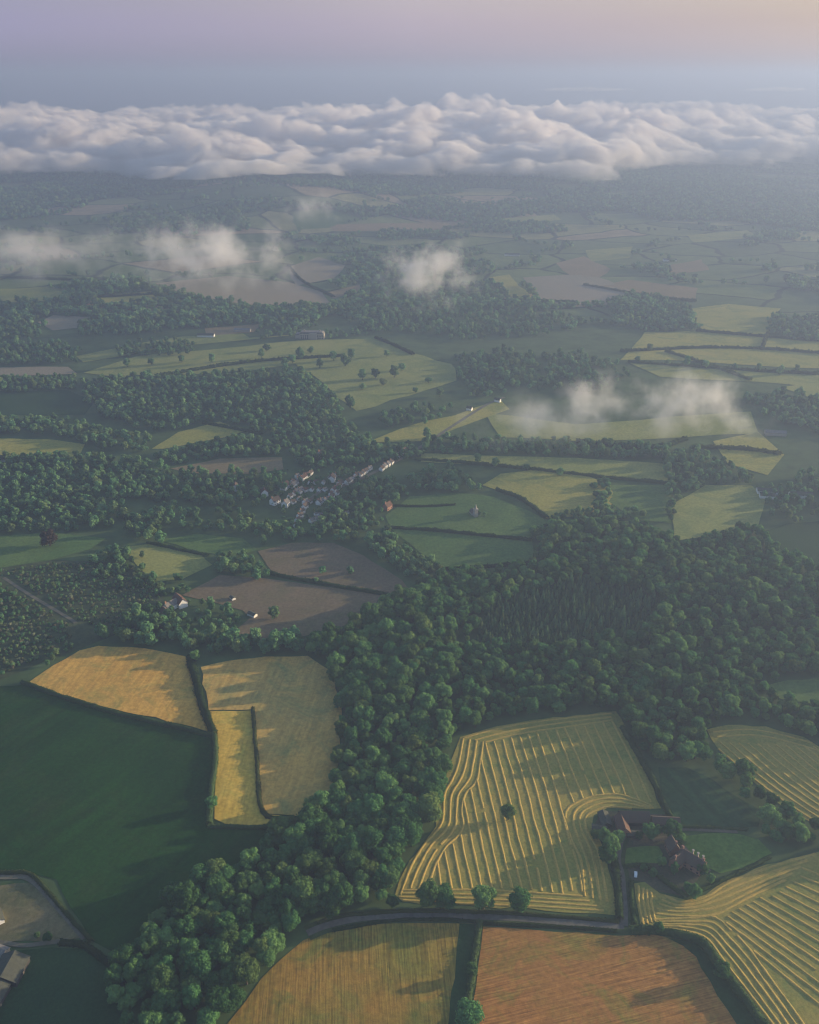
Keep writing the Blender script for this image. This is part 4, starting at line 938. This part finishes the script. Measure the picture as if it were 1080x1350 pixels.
# scattered far buildings
for nm, a, b, deg, w, l, wl, rf, lab in [
    ('shed', 1011, 650, 80, 9, 22, 'white_wall', 'sheet', 'long pale roofed shed by the pale meadow'), ('shed', 1011, 656, 80, 8, 16, 'white_wall', 'sheet', 'pale shed in front of the long pale roofed shed'),
    ('shed', 1049, 655, 84, 8, 14, 'white_wall', 'sheet', 'white shed among trees behind the pale meadow'), ('shed', 1060, 655, 84, 8, 18, 'white_wall', 'sheet', 'longer white shed among trees behind the pale meadow'),
    ('barn', 4, 607, 75, 9, 17, 'white_wall', 'sheet', 'white barn beside the row of dark trees'), ('barn', 883, 344, 85, 14, 34, 'white_wall', 'sheet', 'pale barn on the far slope'),
    ('barn', 320, 437, 88, 10, 30, 'stone', 'slate', 'long low barn in trees near the mansion'), ('barn', 272, 444, 88, 10, 30, 'white_wall', 'sheet', 'pale barn at the bend of the far meadow'),
    ('barn', 656, 530, 60, 5, 9, 'white_wall', 'sheet', 'white barn beside the street beyond the village'), ('barn', 619, 541, 60, 4.5, 8, 'white_wall', 'sheet', 'small white barn farther down the street'),
    ('barn', 1022, 573, 80, 10, 26, 'stone', 'slate', 'dark roofed barn beside the copse on the slope'), ('barn', 675, 337, 88, 12, 40, 'white_wall', 'sheet', 'pale glasshouse like barn on the far hillside')]:
    gabled(nm, gat(a, b), R(deg), w, l, 4, 2.2, wl, rf, lab, 'shed' if nm == 'shed' else 'barn', None, 0, False, True)
# white car by the lawn
x, y, z = at(838, 1154)
t = empty('parked_car', (x, y, z + .22), R(75)); tag(t, 'white car parked by the hedge under the lawn', 'car')
part('body', t, 'car_white', lambda V, F: prism(V, F, [(-2.2, .3), (-2.2, .85), (-1.9, 1.0), (-1.5, 1.45), (.3, 1.5), (1.05, 1.0), (2.1, .85), (2.2, .3)], -.87, .87))
part('window', t, 'glass', lambda V, F: prism(V, F, [(-1.65, 1.02), (-1.4, 1.38), (.22, 1.42), (.8, 1.02)], -.89, .89))
for sx in (-1.35, 1.4):
    for sy in (-.8, .8):
        part('wheel', t, 'tyre', lambda V, F: prism(V, F, [(sx + .33 * math.cos(i * .5236), .33 + .33 * math.sin(i * .5236)) for i in range(12)], sy - .1, sy + .1))

# ------------------------------------------------------------------ clouds
def cloud_vol(name, density, aniso=.1, col=(1, .968, .95)):
    m, nt, out = new_mat(name); n = N(nt)
    p = n.pos()
    a = n.noise(p, 1 / 120, 7, .66, .4)
    sz = n.add('ShaderNodeSeparateXYZ'); n.link(p, sz.inputs[0])
    d = n.math('MULTIPLY', n.math('MULTIPLY', n.rng(a, .42, .56), density), n.rng(sz.outputs[2], 70, 150, .12, 1))
    v = n.add('ShaderNodeVolumePrincipled'); v.inputs['Color'].default_value = (*col, 1); n.link(d, v.inputs['Density'])
    v.inputs['Anisotropy'].default_value = aniso
    m.cycles.volume_step_rate = .05
    n.link(v.outputs[0], out.inputs['Volume']); return m
def cloud_bank(name, front_px, zf, depth, top, label, step=24, seed=1, xr=None, dens=.045, lump=1.0, turrets=()):
    rng = np.random.default_rng(seed)
    fr = np.array([at(a, b, zf)[:2] for a, b in front_px]); fr = fr[np.argsort(fr[:, 0])]
    x0, x1 = xr if xr else (fr[0, 0], fr[-1, 0])
    xs = np.arange(x0, x1, step); y0 = fr[:, 1].min() - 200; ys = np.arange(y0, fr[:, 1].max() + depth, step)
    X, Y = np.meshgrid(xs, ys); F0 = np.interp(X, fr[:, 0], fr[:, 1])
    F0 = F0 + 160 * (fbm(X / 900 + seed, Y / 900, 3) - .5) + 260 * (fbm(X / 190, Y / 190 + seed, 3) - .5)
    d = (Y - F0); back = (F0 + depth * (.75 + .3 * fbm(X / 800, Y * 0 + seed)) - Y)
    env = np.clip(d / 900, 0, 1) ** .55 * np.clip(back / 900, 0, 1) ** .5 * np.clip((X - x0) / 900, 0, 1) ** .5 * np.clip((x1 - X) / 900, 0, 1) ** .5
    bot = terrain(X, Y) + 18 + 30 * fbm(X / 160 + 4, Y / 160, 3)
    H = bot + env * (top - bot) * (.42 + .62 * fbm(X / 380 + 3, Y / 260 + seed, 4))
    # billows: heaps of flattened domes, large to small
    for n, ra, rb, kk in ((int(420 * lump), 110, 320, .36), (int(1500 * lump), 48, 130, .36), (int(8000 * lump), 22, 55, .55)):
        cx = rng.uniform(x0, x1, n); cy = ys[0] + (ys[-1] - ys[0]) * rng.random(n) ** 1.4; rr = rng.uniform(ra, rb, n)
        B = H.copy()
        for a, b, r in zip(cx, cy, rr):
            i = min(len(xs) - 1, max(0, int((a - x0) / step))); j = min(len(ys) - 1, max(0, int((b - ys[0]) / step)))
            e = env[j, i]
            if e < .2: continue
            sx_ = .9 + .7 * rng.random()
            i0, i1 = np.searchsorted(xs, (a - r * sx_, a + r * sx_)); j0, j1 = np.searchsorted(ys, (b - r, b + r))
            if i0 == i1 or j0 == j1: continue
            q = r * r - ((X[j0:j1, i0:i1] - a) / sx_) ** 2 - (Y[j0:j1, i0:i1] - b) ** 2
            dome = B[j, i] - r * kk * .55 + np.sqrt(np.clip(q, 0, None)) * kk * (.6 + .4 * e)
            H[j0:j1, i0:i1] = np.where(q > 0, np.maximum(H[j0:j1, i0:i1], dome), H[j0:j1, i0:i1])
    for (a, b, r, hgt) in turrets:
        a, b, _ = at(a, b, zf); q = r * r - (X - a) ** 2 - (Y - b) ** 2
        H = np.where(q > 0, np.maximum(H, H * .3 + hgt * .7 - 60 + np.sqrt(np.clip(q, 0, None)) * .45), H)
    for L_, a_ in ((260, 46), (120, 30), (60, 16), (36, 9)):
        H = H + env * a_ * (1 - 2 * np.abs(2 * vnoise(X / L_ / 1.5 + 31 + L_, Y / L_ + 7) - 1))
    H = bot + np.maximum(H - bot, 0) * np.clip(env / .32, 0, 1)
    th = (H - bot); th = np.where(env > 0, th, 0)
    ok = th > 3; q = ok[:-1, :-1] & ok[1:, :-1] & ok[:-1, 1:] & ok[1:, 1:]
    ny, nx = X.shape; idx = np.arange(nx * ny).reshape(ny, nx); n = nx * ny
    J, I = np.nonzero(q)
    a, b, c, e = idx[J, I], idx[J, I + 1], idx[J + 1, I + 1], idx[J + 1, I]
    FT = np.stack([a, b, c, e], 1); FB = np.stack([e, c, b, a], 1) + n; S = []
    for (dj, di, p0, p1) in ((-1, 0, a, b), (0, 1, b, c), (1, 0, c, e), (0, -1, e, a)):
        jj, ii = J + dj, I + di
        out = (jj < 0) | (ii < 0) | (jj >= q.shape[0]) | (ii >= q.shape[1])
        nb = np.where(out, False, q[np.clip(jj, 0, q.shape[0] - 1), np.clip(ii, 0, q.shape[1] - 1)])
        m = ~nb; S.append(np.stack([p1[m], p0[m], p0[m] + n, p1[m] + n], 1))
    V = np.concatenate([np.stack([X, Y, H], -1).reshape(-1, 3), np.stack([X, Y, bot], -1).reshape(-1, 3)])
    o = mesh_obj(name, V, np.concatenate([FT, FB] + S), cloud_vol(name + ' vapour', dens), smooth=False)
    bm = bmesh.new(); bm.from_mesh(o.data)
    bmesh.ops.delete(bm, geom=[v for v in bm.verts if not v.link_faces], context='VERTS'); bm.to_mesh(o.data); bm.free()
    return tag(o, label, 'cloud')
cloud_bank('cloud_bank', [(-900, 240), (0, 238), (150, 233), (270, 245), (400, 238), (560, 235), (800, 235), (880, 218), (1080, 210), (1900, 206)], 75, 3500, 190, 'long bank of white billowing cloud lying along the hills', turrets=[(622, 186, 270, 255), (596, 188, 150, 235)])

def wisp(px, py, z, a, b, c, rz, dens, label, seed, thr=.5, ns=1 / 70):
    x, y, _ = at(px, py, z)
    iv, jf = ico(4); rng = np.random.default_rng(seed)
    n3 = .72 + .45 * fbm(iv[:, 0] * 2.2 + seed + iv[:, 2] * .7, iv[:, 1] * 2.2 + iv[:, 2] * 1.9, 3)
    V = iv * np.array([a, b, c]) * n3[:, None]
    m, nt, out = new_mat('mist vapour'); n = N(nt)
    tc = n.add('ShaderNodeTexCoord').outputs['Object']
    mp = n.add('ShaderNodeMapping'); n.link(tc, mp.inputs[0]); mp.inputs['Scale'].default_value = (1 / a, 1 / b, 1 / c)
    ln = n.add('ShaderNodeVectorMath', operation='LENGTH'); n.link(mp.outputs[0], ln.inputs[0])
    fall = n.rng(ln.outputs['Value'], .1, .9, 1, 0)
    ad = n.add('ShaderNodeVectorMath', operation='ADD'); n.link(tc, ad.inputs[0]); ad.inputs[1].default_value = (seed * 731., seed * 97., 0)
    g = n.rng(n.noise(ad.outputs[0], ns, 7, .62, .15), .25, .75, 0, 1)
    d = n.math('SUBTRACT', n.math('ADD', g, n.math('MULTIPLY', fall, .42)), thr + .18)
    d = n.math('MULTIPLY', n.math('MAXIMUM', d, 0), n.math('MULTIPLY', fall, dens * 8))
    v = n.add('ShaderNodeVolumePrincipled'); v.inputs['Color'].default_value = (1, .985, .975, 1); v.inputs['Anisotropy'].default_value = .1
    n.link(d, v.inputs['Density']); n.link(v.outputs[0], out.inputs['Volume'])
    m.cycles.volume_step_rate = .35
    o = mesh_obj('low_cloud', V, jf, m, smooth=True); o.location = (x, y, z); o.rotation_euler = (0, 0, R(rz))
    return tag(o, label, 'cloud')
wisp(278, 334, 90, 370, 230, 105, -10, .0085, 'wide ragged cloud over the large rosy field', 3, .585, 1 / 62)
wisp(561, 358, 90, 150, 130, 100, 0, .0105, 'small compact cloud left of the bright wedge of meadow', 5, .56, 1 / 44)
wisp(712, 556, 50, 140, 100, 46, 10, .0058, 'thin veil of torn cloud over the meadow beyond the village', 9, .52, 1 / 42)
wisp(782, 532, 70, 62, 60, 62, 0, .0085, 'upright curl of torn cloud between the thin veil and the bright low cloud', 6, .50, 1 / 34)
wisp(905, 530, 60, 165, 105, 62, -14, .0095, 'bright low cloud between two copses', 12, .56, 1 / 40)
wisp(40, 335, 80, 400, 260, 80, 0, .0032, 'faint veil of mist over the western slope', 14, .52, 1 / 62)
wisp(412, 272, 140, 160, 130, 60, 0, .0034, 'faint puff of mist at the end of the wooded ridge', 17, .55, 1 / 42)
wisp(770, 118, 330, 620, 300, 26, 0, .05, 'thin far streak of cloud above the cloud bank', 21, .50, 1 / 120)
wisp(1030, 118, 330, 560, 300, 26, 0, .05, 'thin far streak of cloud above the sunward end of the cloud bank', 23, .50, 1 / 120)

# ------------------------------------------------------------------ air
V, F = [], []
bx(V, F, (0, 29000, 236), (118000, 60600, 524))
hz = mesh_obj('haze', V, F, None)
m, nt, out = new_mat('hazy air'); n = N(nt)
v = n.add('ShaderNodeVolumePrincipled'); v.inputs['Color'].default_value = (.226, .290, .455, 1); v.inputs['Density'].default_value = 3.2e-4; v.inputs['Anisotropy'].default_value = .30
n.link(v.outputs[0], out.inputs['Volume']); hz.data.materials.append(m)
bm = bmesh.new(); bm.from_mesh(hz.data); bmesh.ops.recalc_face_normals(bm, faces=bm.faces[:]); bm.to_mesh(hz.data); bm.free()
tag(hz, 'pale hazy air over the whole valley', 'haze', kind='stuff')

# ------------------------------------------------------------------ light
w = bpy.data.worlds.new('World'); SC.world = w; w.use_nodes = True
nt = w.node_tree; nt.nodes.clear(); n = N(nt)
sky = n.add('ShaderNodeTexSky', sky_type='NISHITA'); sky.sun_disc = False
sky.sun_elevation = R(SUN_EL); sky.sun_rotation = R(SUN_AZ); sky.air_density = 1.0; sky.dust_density = 2.0; sky.ozone_density = 2.0; sky.altitude = 400
bg = n.add('ShaderNodeBackground'); bg.inputs[1].default_value = .095
# evening air low over the horizon: mauve away from the sun, peach towards it
dr = n.add('ShaderNodeTexCoord').outputs['Generated']
sx = n.add('ShaderNodeSeparateXYZ'); n.link(dr, sx.inputs[0])
hs = n.add('ShaderNodeHueSaturation'); hs.inputs['Saturation'].default_value = .6; hs.inputs['Value'].default_value = .87; n.link(sky.outputs[0], hs.inputs['Color'])
cr = n.add('ShaderNodeValToRGB'); n.link(n.rng(sx.outputs[0], -.42, .42), cr.inputs[0])
e = cr.color_ramp.elements; e[0].color = (.54, .44, .68, 1); e[1].color = (.53, .37, .27, 1); e.new(.5).color = (.78, .57, .67, 1)
tint = cr.outputs[0]
cr2 = n.add('ShaderNodeValToRGB'); n.link(n.rng(sx.outputs[0], -.42, .42), cr2.inputs[0])
e = cr2.color_ramp.elements; e[0].color = (.86, .78, 1.60, 1); e[1].color = (.52, .43, .50, 1); e.new(.5).color = (.78, .69, 1.20, 1)
tint = n.mix(n.rng(sx.outputs[2], .005, .075), cr2.outputs[0], tint)
low = n.mix(1.0, hs.outputs[0], tint, 'MULTIPLY')
n.link(n.mix(n.rng(sx.outputs[2], .05, .30), low, sky.outputs[0]), bg.inputs[0])
wo = n.add('ShaderNodeOutputWorld'); n.link(bg.outputs[0], wo.inputs[0])
sl = bpy.data.lights.new('sun', 'SUN'); sl.energy = 5.0; sl.angle = R(.53); sl.color = (1, .78, .48)
so = bpy.data.objects.new('sun', sl); COL.objects.link(so)
sd = Vector((math.sin(R(SUN_AZ)) * math.cos(R(SUN_EL)), math.cos(R(SUN_AZ)) * math.cos(R(SUN_EL)), math.sin(R(SUN_EL))))
so.rotation_euler = (-sd).to_track_quat('-Z', 'Y').to_euler(); so.location = (600, 0, 900)

# ------------------------------------------------------------------ render settings
SC.render.engine = 'CYCLES'
vs = SC.view_settings; vs.view_transform = 'Standard'; vs.look = 'None'; vs.exposure = 1.76; vs.gamma = 1.0; vs.use_curve_mapping = False
cy = SC.cycles
cy.max_bounces = 26; cy.diffuse_bounces = 2; cy.glossy_bounces = 2; cy.transmission_bounces = 2; cy.volume_bounces = 22; cy.transparent_max_bounces = 8
cy.volume_step_rate = 1.0; cy.volume_max_steps = 256
cy.filter_width = 1.25
cy.use_denoising = True
try: cy.denoiser = 'OPENIMAGEDENOISE'
except Exception: pass
cy.use_adaptive_sampling = True; cy.adaptive_threshold = .01
